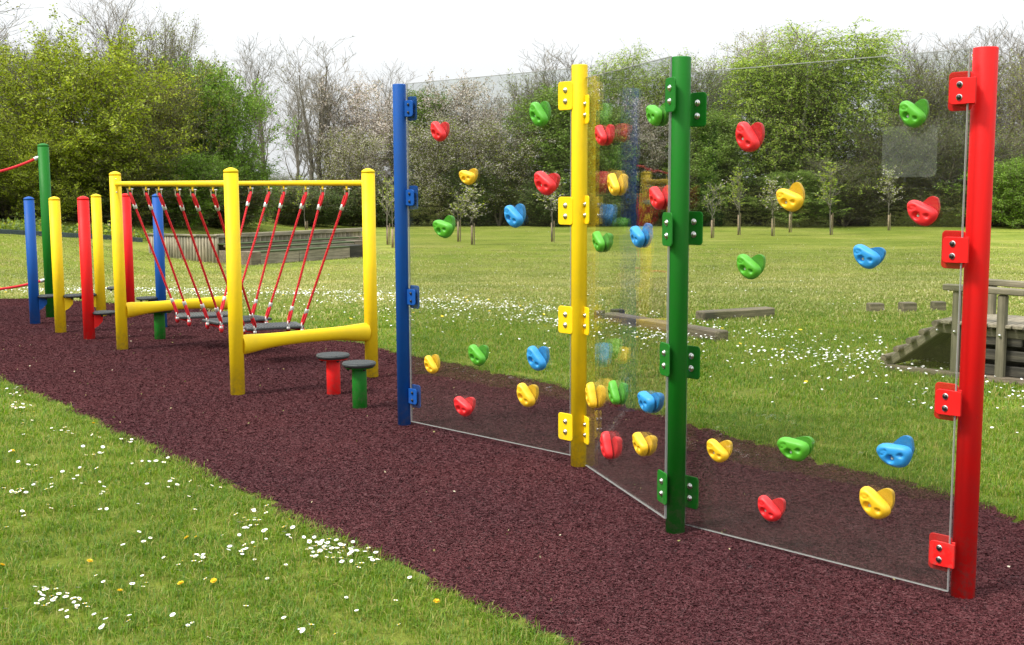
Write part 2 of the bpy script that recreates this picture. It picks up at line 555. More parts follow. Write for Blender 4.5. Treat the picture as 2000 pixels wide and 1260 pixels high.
# ------------------------------------------------------------------ scattering of tiny pieces that nobody could count
def scatter(name, label, pts, rz, sc, vi, protos, tilt=False):
    """one object: a cloud of points that carries small tufts, turned and scaled"""
    me = bpy.data.meshes.new(name)
    me.vertices.add(len(pts)); me.vertices.foreach_set('co', np.asarray(pts, np.float32).ravel())
    e = np.column_stack([np.zeros(len(pts)), np.zeros(len(pts)), rz])
    if tilt:
        p = np.asarray(pts)
        gx_ = (zf(p[:, 0] + 0.05, p[:, 1]) - zf(p[:, 0] - 0.05, p[:, 1])) / 0.1
        gy_ = (zf(p[:, 0], p[:, 1] + 0.05) - zf(p[:, 0], p[:, 1] - 0.05)) / 0.1
        for i_ in range(len(p)):
            q_ = Vector((0, 0, 1)).rotation_difference(Vector((-gx_[i_], -gy_[i_], 1)).normalized())
            e[i_] = (q_.to_matrix() @ Matrix.Rotation(rz[i_], 3, 'Z')).to_euler()
    at = me.attributes.new('turn', 'FLOAT_VECTOR', 'POINT')
    at.data.foreach_set('vector', e.astype(np.float32).ravel())
    for nm, ty, d in (('sc', 'FLOAT', sc), ('vi', 'INT', vi)):
        at = me.attributes.new(nm, ty, 'POINT')
        at.data.foreach_set('value', np.asarray(d, np.float32 if ty == 'FLOAT' else np.int32))
    o = link(name, me)
    tag(o, label=label, kind='stuff')
    ng = bpy.data.node_groups.new(name, 'GeometryNodeTree')
    ng.interface.new_socket('Geometry', in_out='INPUT', socket_type='NodeSocketGeometry')
    ng.interface.new_socket('Geometry', in_out='OUTPUT', socket_type='NodeSocketGeometry')
    N, L = ng.nodes, ng.links
    gi, go = N.new('NodeGroupInput'), N.new('NodeGroupOutput')
    def attr(nm, ty):
        a = N.new('GeometryNodeInputNamedAttribute'); a.data_type = ty; a.inputs[0].default_value = nm
        return a.outputs[0]
    a_rz, a_sc, a_vi = attr('turn', 'FLOAT_VECTOR'), attr('sc', 'FLOAT'), attr('vi', 'INT')
    jn = N.new('GeometryNodeJoinGeometry')
    for k, p in enumerate(protos):
        oi = N.new('GeometryNodeObjectInfo'); oi.inputs[0].default_value = p
        oi.inputs[1].default_value = True
        cp = N.new('FunctionNodeCompare'); cp.data_type = 'INT'; cp.operation = 'EQUAL'
        L.new(a_vi, cp.inputs[2]); cp.inputs[3].default_value = k
        ip = N.new('GeometryNodeInstanceOnPoints')
        L.new(gi.outputs[0], ip.inputs['Points']); L.new(cp.outputs[0], ip.inputs['Selection'])
        L.new(oi.outputs['Geometry'], ip.inputs['Instance'])
        L.new(a_rz, ip.inputs['Rotation']); L.new(a_sc, ip.inputs['Scale'])
        L.new(ip.outputs[0], jn.inputs[0])
    L.new(jn.outputs[0], go.inputs[0])
    md = o.modifiers.new('scatter', 'NODES'); md.node_group = ng
    return o

def blades(rng, n, rad, h, w, lean, mat, name):
    a, rr = rng.uniform(0, 2 * math.pi, n), rad * np.sqrt(rng.uniform(0, 1, n))
    b = np.stack([rr * np.cos(a), rr * np.sin(a), np.full(n, -0.005)], 1)
    th = rng.uniform(0, 2 * math.pi, n)
    d = np.stack([np.cos(th), np.sin(th), np.zeros(n)], 1)
    side = np.stack([-d[:, 1], d[:, 0], np.zeros(n)], 1)
    hh = h * rng.uniform(0.45, 1.15, n); ww = w * rng.uniform(0.6, 1.3, n); ln = lean * rng.uniform(0.1, 1.4, n)
    up = np.array([0, 0, 1.0])
    m = b + d * (hh * ln * 0.35)[:, None] + up * (hh * 0.62)[:, None]
    t = b + d * (hh * ln)[:, None] + up * (hh * (1.0 - 0.28 * ln))[:, None]
    s = side * (ww / 2)[:, None]
    V = np.stack([b - s, b + s, m + s * 0.8, m - s * 0.8, t + s * 0.12, t - s * 0.12], 1).reshape(-1, 3)
    k = np.arange(n)[:, None] * 6
    F = np.concatenate([k + np.array([0, 1, 2, 3]), k + np.array([3, 2, 4, 5])])
    return bpy.data.objects.new(name, raw_mesh(name, V, F, mat))

GRASS = foliage('grass_blade', [(0.066, 0.165, 0.005), (0.126, 0.258, 0.006), (0.190, 0.335, 0.009), (0.265, 0.325, 0.022), (0.46, 0.40, 0.13)], 0.5, 1.1, ((0.72, 0.8, 0.6), (1.18, 1.1, 1.15)))
GRASSF = foliage('field_grass_blade', [(0.235, 0.285, 0.05), (0.325, 0.355, 0.08), (0.40, 0.405, 0.125), (0.54, 0.49, 0.25)], 0.4, 0.45, ((0.72, 0.80, 0.65), (1.2, 1.12, 1.15)))
tuftA = [blades(RNG, 36, 0.075, 0.042, 0.0032, 0.85, GRASS, 'grass_tuft') for _ in range(7)] + [blades(RNG, 28, 0.07, 0.052, 0.0034, 1.1, GRASS, 'grass_tuft') for _ in range(2)]
tuftB = [blades(RNG, 26, 0.11, 0.042, 0.0062, 0.8, GRASS, 'grass_tuft') for _ in range(5)]
tuftC = [blades(RNG, 26, 0.22, 0.042, 0.013, 0.9, GRASSF, 'grass_tuft') for _ in range(5)]

def lawn_points(y0, y1, dens, margin=950, keep=None):
    n = int((y1 - y0) * 26 * dens)
    # uniform over a trapezoid that covers the view and a bit more
    y = RNG.uniform(y0, y1, n)
    x = RNG.uniform(-13, 13, n)
    P = np.stack([x, y], 1)
    P = P[np.abs(x) < 0.62 * y + 1.6]
    q = project(np.column_stack([P, zf(P[:, 0], P[:, 1])]))
    ok = (q[:, 0] > -margin) & (q[:, 0] < 2000 + margin) & (q[:, 1] < 1700)
    P = P[ok]
    P = P[~in_poly(P, RUB_POLY)]
    return P

def put_grass(name, label, P, protos, s0, s1):
    n = len(P)
    scatter(name, label, np.column_stack([P, zf(P[:, 0], P[:, 1])]), RNG.uniform(0, 6.28, n), RNG.uniform(s0, s1, n), RNG.integers(0, len(protos), n), protos)

put_grass('short_grass', 'short mown grass nearest the viewer beside the rubber path', lawn_points(1.9, 7.2, 430), tuftA, 0.7, 1.2)
put_grass('lawn_grass', 'mown grass of the middle distance behind the play equipment', (lambda p: p[RNG.uniform(0, 1, len(p)) > S((p[:, 1] - 11.5) / 7)])(lawn_points(7.2, 18.5, 150)), tuftB, 0.7, 1.25)
# a fringe of longer blades hangs over both edges of the path
fr = np.concatenate([NE + RNG.normal(0, 0.012, NE.shape) for _ in range(5)] + [FE + RNG.normal(0, 0.012, FE.shape) for _ in range(4)])
fr += RNG.uniform(-0.03, 0.03, fr.shape)
fr = fr[(fr[:, 1] > 1.9) & ~in_poly(fr, RUB_POLY)]
put_grass('edge_grass', 'ragged fringe of grass along the edges of the rubber path', fr, tuftA, 0.5, 0.95)

def far_points(y0, y1, n):
    u, y = RNG.uniform(-0.66, 0.66, n), y0 * (y1 / y0) ** RNG.uniform(0, 1, n)
    return np.stack([u * y, y], 1)
Pf = far_points(11.5, 42, 31000)
Pf = Pf[(RNG.uniform(0, 1, len(Pf)) < S((Pf[:, 1] - 11) / 5)) & (RNG.uniform(0, 1, len(Pf)) > S((Pf[:, 1] - 20) / 22))]
Pf = Pf[~in_poly(Pf, RUB_POLY)]
put_grass('field_grass', 'close mown grass of the far field in front of the trees', Pf, tuftC, 0.8, 1.4)

# shredded rubber: loose strands lying on the path
SHRED = foliage('rubber_strand', [(0.018, 0.0050, 0.0060), (0.050, 0.0135, 0.0165), (0.070, 0.0190, 0.0225), (0.084, 0.0265, 0.0305), (0.100, 0.044, 0.047)], 0.0, 0.8, ((0.86, 0.88, 0.92), (1.12, 1.06, 1.03)), gloss=0.012)
def shreds(rng, n, tile):
    c = np.column_stack([rng.uniform(-tile * 0.66, tile * 0.66, (n, 2)), rng.uniform(0.001, 0.006, n)])
    th = rng.uniform(0, 2 * math.pi, n)
    l, w = rng.uniform(0.0034, 0.0090, n), rng.uniform(0.0010, 0.0018, n)
    tl, rl = rng.normal(0, 0.18, n), rng.normal(0, 0.45, n)
    d = np.stack([np.cos(th), np.sin(th), tl], 1)
    s = np.stack([-np.sin(th), np.cos(th), rl], 1)
    d *= l[:, None]; s *= w[:, None]
    V = np.stack([c - d - s, c + d - s, c + d + s, c - d + s], 1).reshape(-1, 3)
    F = np.arange(4 * n).reshape(-1, 4)
    return bpy.data.objects.new('rubber_shred', raw_mesh('rubber_shred', V, F, SHRED))
TILE = 0.125
shred_t = [shreds(RNG, 1150, TILE) for _ in range(8)]
a = np.arange(-8, 5.5, TILE); b = np.arange(0.5, 15.5, TILE)
P = np.stack(np.meshgrid(a, b), -1).reshape(-1, 2)
q = project(np.column_stack([P, zf(P[:, 0], P[:, 1])]))
P = P[(q[:, 0] > -900) & (q[:, 0] < 2900) & (q[:, 1] < 1700)]
P = P + RNG.uniform(-0.02, 0.02, P.shape)
P = P[in_poly(P, RUB_POLY)]
dn = np.minimum(dist_poly(P, NE), dist_poly(P, FE))
P = P[dn > 0.06]
n = len(P)
scatter('rubber_mulch', 'loose plum brown shreds of the rubber mulch path', np.column_stack([P, zf(P[:, 0], P[:, 1]) + 0.006]), RNG.uniform(0, 6.28, n), np.ones(n), RNG.integers(0, 8, n), shred_t, tilt=True)
print('grass, mulch placed')

# ------------------------------------------------------------------ trees
def tubes3(P, Rr, n=3):
    """P (B,K+1,3), Rr (B,K+1): many tapered tubes as arrays"""
    B, K1, _ = P.shape
    t = np.gradient(P, axis=1)
    t /= np.linalg.norm(t, axis=2, keepdims=True) + 1e-9
    ref = np.where(np.abs(t[..., 2:3]) < 0.9, np.array([0, 0, 1.0]), np.array([1.0, 0, 0]))
    u = np.cross(t, ref); u /= np.linalg.norm(u, axis=2, keepdims=True) + 1e-9
    w = np.cross(u, t)
    th = np.arange(n) * 2 * math.pi / n
    V = P[:, :, None, :] + Rr[:, :, None, None] * (np.cos(th)[:, None] * u[:, :, None, :] + np.sin(th)[:, None] * w[:, :, None, :])
    idx = np.arange(B * K1 * n).reshape(B, K1, n)
    F = np.stack([idx[:, :-1], np.roll(idx, -1, 2)[:, :-1], np.roll(idx, -1, 2)[:, 1:], idx[:, 1:]], -1).reshape(-1, 4)
    return V.reshape(-1, 3), F

def spawn(rng, P, Rr, n, t0, t1, ang, angj, length, K, up, wob, rr, lenf=None, wobk=1.0):
    """n children on each parent polyline"""
    B, K1, _ = P.shape
    t = t0 + (t1 - t0) * (np.arange(n)[None, :] + rng.uniform(0, 1, (B, n))) / n
    f = np.clip(t * (K1 - 1), 0, K1 - 1 - 1e-6)
    i = f.astype(int); fr = (f - i)[..., None]
    bi = np.arange(B)[:, None]
    p = P[bi, i] * (1 - fr) + P[bi, i + 1] * fr
    r = Rr[bi, i] * (1 - fr[..., 0]) + Rr[bi, i + 1] * fr[..., 0]
    tg = P[bi, i + 1] - P[bi, i]
    tg /= np.linalg.norm(tg, axis=2, keepdims=True) + 1e-9
    az = (np.arange(n)[None, :] * 2.399 + rng.uniform(0, 6.28, (B, 1)) + rng.normal(0, 0.4, (B, n)))[..., None]
    ref = np.where(np.abs(tg[..., 2:3]) < 0.9, np.array([0, 0, 1.0]), np.array([1.0, 0, 0]))
    u = np.cross(tg, ref); u /= np.linalg.norm(u, axis=2, keepdims=True) + 1e-9
    w = np.cross(u, tg)
    an = (ang + rng.normal(0, angj, (B, n)))[..., None]
    d = np.cos(an) * tg + np.sin(an) * (np.cos(az) * u + np.sin(az) * w)
    Ls = length * rng.uniform(0.65, 1.2, (B, n))
    if lenf is not None:
        Ls = Ls * lenf(t)
    N_ = B * n
    p, d, Ls, r = p.reshape(N_, 3), d.reshape(N_, 3), Ls.reshape(N_), np.minimum(r.reshape(N_) * rr, 1)
    pts, rad = [p], [r]
    wob = wob * wobk
    for k in range(K):
        d = d + np.array([0, 0, up]) / K + rng.normal(0, wob, (N_, 3))
        d /= np.linalg.norm(d, axis=1, keepdims=True)
        p = p + d * (Ls / K)[:, None]
        pts.append(p); rad.append(r * (1 - 0.8 * (k + 1) / K))
    return np.stack(pts, 1), np.stack(rad, 1)

def leaf_mesh(rng, pos, size, name, mats, mi=None, droop=0.0, quad=True):
    n = len(pos)
    a = rng.normal(0, 1, (n, 3)); a[:, 2] -= droop
    a /= np.linalg.norm(a, axis=1, keepdims=True)
    b = np.cross(a, rng.normal(0, 1, (n, 3))); b /= np.linalg.norm(b, axis=1, keepdims=True) + 1e-9
    s = (size * rng.uniform(0.55, 1.3, n))[:, None]
    if quad:
        V = np.stack([pos - a * s * 0.5, pos + b * s * 0.32, pos + a * s * 0.5, pos - b * s * 0.32], 1).reshape(-1, 3)
        F = np.arange(4 * n).reshape(-1, 4)
    else:
        V = np.stack([pos - b * s * 0.4, pos + b * s * 0.4, pos + a * s * 0.8], 1).reshape(-1, 3)
        F = np.arange(3 * n).reshape(-1, 3)
    return raw_mesh(name, V, F, mats, mi)

def along(rng, P, n, sig, lo=0.2):
    B, K1, _ = P.shape
    b = rng.integers(0, B, n)
    f = rng.uniform(lo, 0.999, n) * (K1 - 1)
    i = f.astype(int); fr = (f - i)[:, None]
    return P[b, i] * (1 - fr) + P[b, i + 1] * fr + rng.normal(0, sig, (n, 3))

def bark(name, a, b, birch=False):
    m, nt, N, L, bs = nodes_of(name)
    tc = N.new('ShaderNodeTexCoord')
    mp = N.new('ShaderNodeMapping'); mp.inputs['Scale'].default_value = (1, 1, 0.25 if not birch else 3.0)
    L.new(tc.outputs['Object'], mp.inputs[0])
    n1 = noise(N, L, mp.outputs[0], 7.0 if not birch else 2.2, 5, 0.7)
    r = ramp(N, [a, b], [0.35, 0.62] if not birch else [0.36, 0.44])
    L.new(n1.outputs[0], r.inputs[0]); L.new(r.outputs[0], bs.inputs['Base Color'])
    bs.inputs['Roughness'].default_value = 0.9
    return m

BK_GREY = bark('grey_bark', (0.07, 0.062, 0.05), (0.19, 0.17, 0.14))
BK_BROWN = bark('brown_bark', (0.06, 0.05, 0.035), (0.17, 0.14, 0.10))
BK_TWIG = bark('pale_twig_bark', (0.13, 0.115, 0.095), (0.29, 0.26, 0.22))
BK_BIRCH = bark('birch_bark', (0.06, 0.055, 0.05), (0.52, 0.50, 0.46), True)
LF_OLIVE = foliage('olive_spring_leaf', [(0.085, 0.118, 0.005), (0.148, 0.192, 0.007), (0.200, 0.248, 0.010), (0.25, 0.27, 0.018)], 0.4, 0.8, gain=2)
LF_BROWN = foliage('brownish_spring_leaf', [(0.085, 0.088, 0.015), (0.125, 0.128, 0.020), (0.16, 0.155, 0.03)], 0.4, 0.8, gain=1.35)
LF_GREEN = foliage('fresh_green_leaf', [(0.06, 0.115, 0.010), (0.11, 0.20, 0.014), (0.16, 0.27, 0.022)], 0.4, 0.8, gain=1.75)
LF_BIRCH = foliage('birch_leaf', [(0.10, 0.155, 0.020), (0.155, 0.225, 0.028), (0.215, 0.285, 0.040), (0.24, 0.27, 0.05)], 0.45, 0.6, gain=2.2)
LF_MID = foliage('mid_green_leaf', [(0.055, 0.085, 0.018), (0.09, 0.13, 0.026), (0.12, 0.155, 0.035)], 0.35, 0.6, gain=2.15)
LF_DARK = foliage('dark_hedge_leaf', [(0.018, 0.034, 0.008), (0.032, 0.058, 0.012), (0.055, 0.085, 0.018), (0.075, 0.085, 0.03)], 0.25, 0.7, gain=2)
LF_BLOS = foliage('pale_blossom', [(0.60, 0.52, 0.48), (0.70, 0.64, 0.60), (0.80, 0.77, 0.73)], 0.35, 0.8, ((0.8, 0.8, 0.8), (1.1, 1.08, 1.08)))
LF_PINK = foliage('pinkish_bud', [(0.36, 0.27, 0.22), (0.47, 0.38, 0.33), (0.60, 0.52, 0.47)], 0.35, 0.8, gain=1.1)
LF_CREAM = foliage('cream_catkin', [(0.30, 0.28, 0.15), (0.42, 0.39, 0.24)], 0.35, 0.8)

def make_tree(seed, h=9.0, tr=0.11, stems=1, t0=0.25, n1=22, ang1=0.9, len1=2.6, up1=0.5, n2=8, ang2=0.7, len2=1.1, n3=6, len3=0.5, up3=0.1,
              shape='round', spread=0.35, leaves=0, lsize=0.10, sig=0.12, droop=0.0, trunk_mat=None, twig_mat=None, leaf_mats=None, leaf_w=None, n4=0, len4=0.3, twig_r=0.5):
    rng = np.random.default_rng(seed)
    K = 10
    z = np.linspace(0, 1, K + 1)
    P0, R0 = [], []
    for s in range(stems):
        a = rng.uniform(0, 6.28)
        lean = spread * (0.3 + 0.7 * rng.uniform()) * (0 if stems == 1 else 1)
        w = np.cumsum(rng.normal(0, 0.018 * h / 3, (K + 1, 2)), axis=0); w[0] = 0
        hh = h * (1 if s == 0 else rng.uniform(0.75, 1.0))
        x = lean * hh * 0.35 * z ** 1.2
        P0.append(np.stack([x * math.cos(a) + w[:, 0], x * math.sin(a) + w[:, 1], z * hh], 1))
        R0.append(tr * (1 if s == 0 else 0.8) * (1 - 0.9 * z) + 0.006)
    P0, R0 = np.stack(P0), np.stack(R0)
    if shape == 'round':
        lf = lambda t: 0.35 + 0.85 * np.sin(np.clip((t - t0 * 0.6) / (1.05 - t0 * 0.6), 0, 1) * math.pi) ** 0.8
    elif shape == 'birch':
        lf = lambda t: 1.1 - 0.9 * t ** 1.3
    elif shape == 'tall':
        lf = lambda t: 1.15 - 0.75 * t
    else:
        lf = lambda t: 1.25 - 0.95 * t ** 1.5
    P1, R1 = spawn(rng, P0, R0, n1, t0, 0.97, ang1, 0.18, len1, 6, up1, 0.09, 0.45, lf)
    P2, R2 = spawn(rng, P1, R1, n2, 0.18, 0.98, ang2, 0.22, len2, 4, up1 * 0.5, 0.12, 0.5)
    P3, R3 = spawn(rng, P2, R2, n3, 0.15, 0.98, 0.6, 0.25, len3, 3, up3, 0.14, 0.6)
    R1, R2, R3 = np.maximum(R1, 0.010 * twig_r * 2), np.maximum(R2, 0.012 * twig_r), np.maximum(R3, 0.011 * twig_r)
    V0, F0 = tubes3(P0, R0, 8)
    tm = raw_mesh('trunk', V0, F0, trunk_mat, smooth=True)
    Vs, Fs, off = [], [], 0
    lv = [(P1, R1, 4), (P2, R2, 3), (P3, R3, 3)]
    if n4:
        P4, R4 = spawn(rng, P3, R3, n4, 0.1, 0.98, 0.5, 0.25, len4, 2, up3, 0.12, 0.8)
        R4 = np.maximum(R4, 0.009 * twig_r)
        lv.append((P4, R4, 3))
    for (P_, R_, nn) in lv:
        v, f = tubes3(P_, R_, nn)
        Vs.append(v); Fs.append(f + off); off += len(v)
    bm_ = raw_mesh('branches', np.concatenate(Vs), np.concatenate(Fs), twig_mat or trunk_mat)
    lm = None
    if leaves:
        src = P3
        pos = along(rng, src, leaves, sig)
        pos = pos[pos[:, 2] > 0.05]
        mi = rng.choice(len(leaf_mats), len(pos), p=leaf_w) if leaf_w else None
        lm = leaf_mesh(rng, pos, lsize, 'crown', leaf_mats, mi, droop)
    allv = np.concatenate(Vs)
    H = np.percentile(allv[:, 2], 99.8)
    W = 2 * np.percentile(np.abs(allv[:, :2]), 97)
    return dict(trunk=tm, branches=bm_, crown=lm, H=H, W=W)

PROTO = {
    'olive': make_tree(11, 7.5, 0.10, 5, 0.04, 20, 1.0, 2.7, 0.55, 9, 0.75, 1.15, 6, 0.5, 0.1, 'round', 0.9, 64000, 0.105, 0.075, 0, BK_BROWN, BK_BROWN, [LF_OLIVE, LF_BROWN], [0.85, 0.15]),
    'olive_b': make_tree(12, 7.5, 0.10, 5, 0.04, 20, 1.0, 2.6, 0.6, 9, 0.75, 1.1, 6, 0.5, 0.1, 'round', 0.9, 44000, 0.10, 0.075, 0, BK_BROWN, BK_GREY, [LF_BROWN, LF_OLIVE], [0.7, 0.3]),
    'green': make_tree(13, 7.0, 0.10, 5, 0.03, 20, 1.0, 2.5, 0.45, 9, 0.75, 1.1, 6, 0.5, 0.1, 'round', 0.9, 56000, 0.11, 0.07, 0, BK_BROWN, BK_BROWN, [LF_GREEN, LF_MID], [0.75, 0.25]),
    'mid': make_tree(14, 8.5, 0.12, 2, 0.10, 24, 0.95, 2.5, 0.5, 9, 0.75, 1.1, 6, 0.5, 0.05, 'cone', 0.4, 46000, 0.105, 0.08, 0.3, BK_GREY, BK_BROWN, [LF_MID, LF_GREEN], [0.75, 0.25]),
    'bare': make_tree(15, 10.5, 0.13, 1, 0.22, 22, 0.40, 3.2, 1.1, 7, 0.42, 1.4, 4, 0.7, 0.5, 'tall', 0.3, 0, 0.1, 0.1, 0, BK_GREY, BK_TWIG, n4=2, len4=0.35, twig_r=0.5),
    'bare_b': make_tree(16, 10.5, 0.12, 4, 0.20, 12, 0.36, 2.8, 1.1, 6, 0.42, 1.3, 4, 0.7, 0.5, 'tall', 0.30, 1200, 0.06, 0.05, 0, BK_GREY, BK_TWIG, [LF_BROWN], None, n4=2, len4=0.35, twig_r=0.5),
    'scrub': make_tree(17, 8.5, 0.08, 5, 0.10, 16, 0.5, 2.3, 0.9, 7, 0.5, 1.1, 5, 0.55, 0.25, 'round', 0.7, 9000, 0.075, 0.10, 0, BK_GREY, BK_TWIG, [LF_BROWN, LF_OLIVE], [0.7, 0.3]),
    'scrub_b': make_tree(18, 8.5, 0.08, 6, 0.06, 18, 0.7, 2.3, 0.7, 8, 0.65, 1.1, 6, 0.55, 0.2, 'round', 0.8, 15000, 0.08, 0.12, 0, BK_BROWN, BK_GREY, [LF_BROWN, LF_MID], [0.6, 0.4]),
    'blossom': make_tree(19, 7.0, 0.09, 3, 0.12, 20, 0.9, 2.4, 0.5, 9, 0.7, 1.1, 6, 0.5, 0.1, 'round', 0.6, 32000, 0.088, 0.06, 0, BK_BROWN, BK_GREY, [LF_BLOS, LF_PINK, LF_BROWN], [0.58, 0.32, 0.10]),
    'blossom_b': make_tree(20, 7.0, 0.09, 3, 0.12, 20, 0.95, 2.3, 0.45, 9, 0.7, 1.1, 6, 0.5, 0.1, 'round', 0.6, 27000, 0.085, 0.08, 0, BK_BROWN, BK_BROWN, [LF_BLOS, LF_BROWN, LF_OLIVE], [0.46, 0.30, 0.24]),
    'birch': make_tree(21, 10.0, 0.10, 2, 0.10, 30, 0.62, 2.0, 0.25, 8, 0.7, 1.1, 6, 0.95, -1.5, 'birch', 0.45, 30000, 0.085, 0.05, 0.8, BK_BIRCH, BK_BROWN, [LF_BIRCH, LF_GREEN], [0.85, 0.15]),
    'birch_b': make_tree(22, 10.0, 0.10, 1, 0.10, 32, 0.66, 2.2, 0.2, 8, 0.7, 1.1, 6, 0.95, -1.5, 'birch', 0.35, 30000, 0.085, 0.05, 0.8, BK_BIRCH, BK_BROWN, [LF_BIRCH, LF_MID], [0.85, 0.15]),
    'cream': make_tree(23, 8.0, 0.09, 3, 0.2, 20, 0.7, 2.3, 0.7, 8, 0.6, 1.1, 6, 0.55, 0.2, 'round', 0.5, 16000, 0.08, 0.09, 0, BK_GREY, BK_TWIG, [LF_CREAM, LF_BIRCH], [0.75, 0.25]),
    'dark': make_tree(24, 3.2, 0.05, 6, 0.03, 16, 1.0, 1.1, 0.4, 8, 0.75, 0.55, 6, 0.3, 0.1, 'round', 1.2, 32000, 0.085, 0.10, 0, BK_BROWN, BK_BROWN, [LF_DARK, LF_MID], [0.85, 0.15]),
    'dark_b': make_tree(25, 3.2, 0.05, 7, 0.03, 16, 1.0, 1.1, 0.4, 8, 0.75, 0.55, 6, 0.3, 0.1, 'round', 1.2, 20000, 0.085, 0.12, 0, BK_BROWN, BK_BROWN, [LF_DARK, LF_BROWN], [0.72, 0.28]),
}
for k, s in (('dark_b', 27), ('dark', 26)):
    pass
print('tree kinds grown')

def plant(kind, loc, height, width, label, cat='tree', group='trees along the edge of the field', name=None):
    p = PROTO[kind]
    t = empty(name or 'tree', tuple(loc), label, cat, group)
    sz, sx = height / p['H'], width / p['W']
    t.scale = (sx, sx, sz)
    t.rotation_euler = (0, 0, RNG.uniform(0, 6.28))
    link('trunk', p['trunk'], t)
    link('branches', p['branches'], t)
    if p['crown']:
        link('crown', p['crown'], t)
    return t

def plant_px(kind, px, base, top, wpx, label, **kw):
    g = G(px, base)
    g[2] -= 0.05
    plant(kind, g, ztop(g, px, top) - g[2], wpx / FPX * math.hypot(g[0], g[1]), label, **kw)

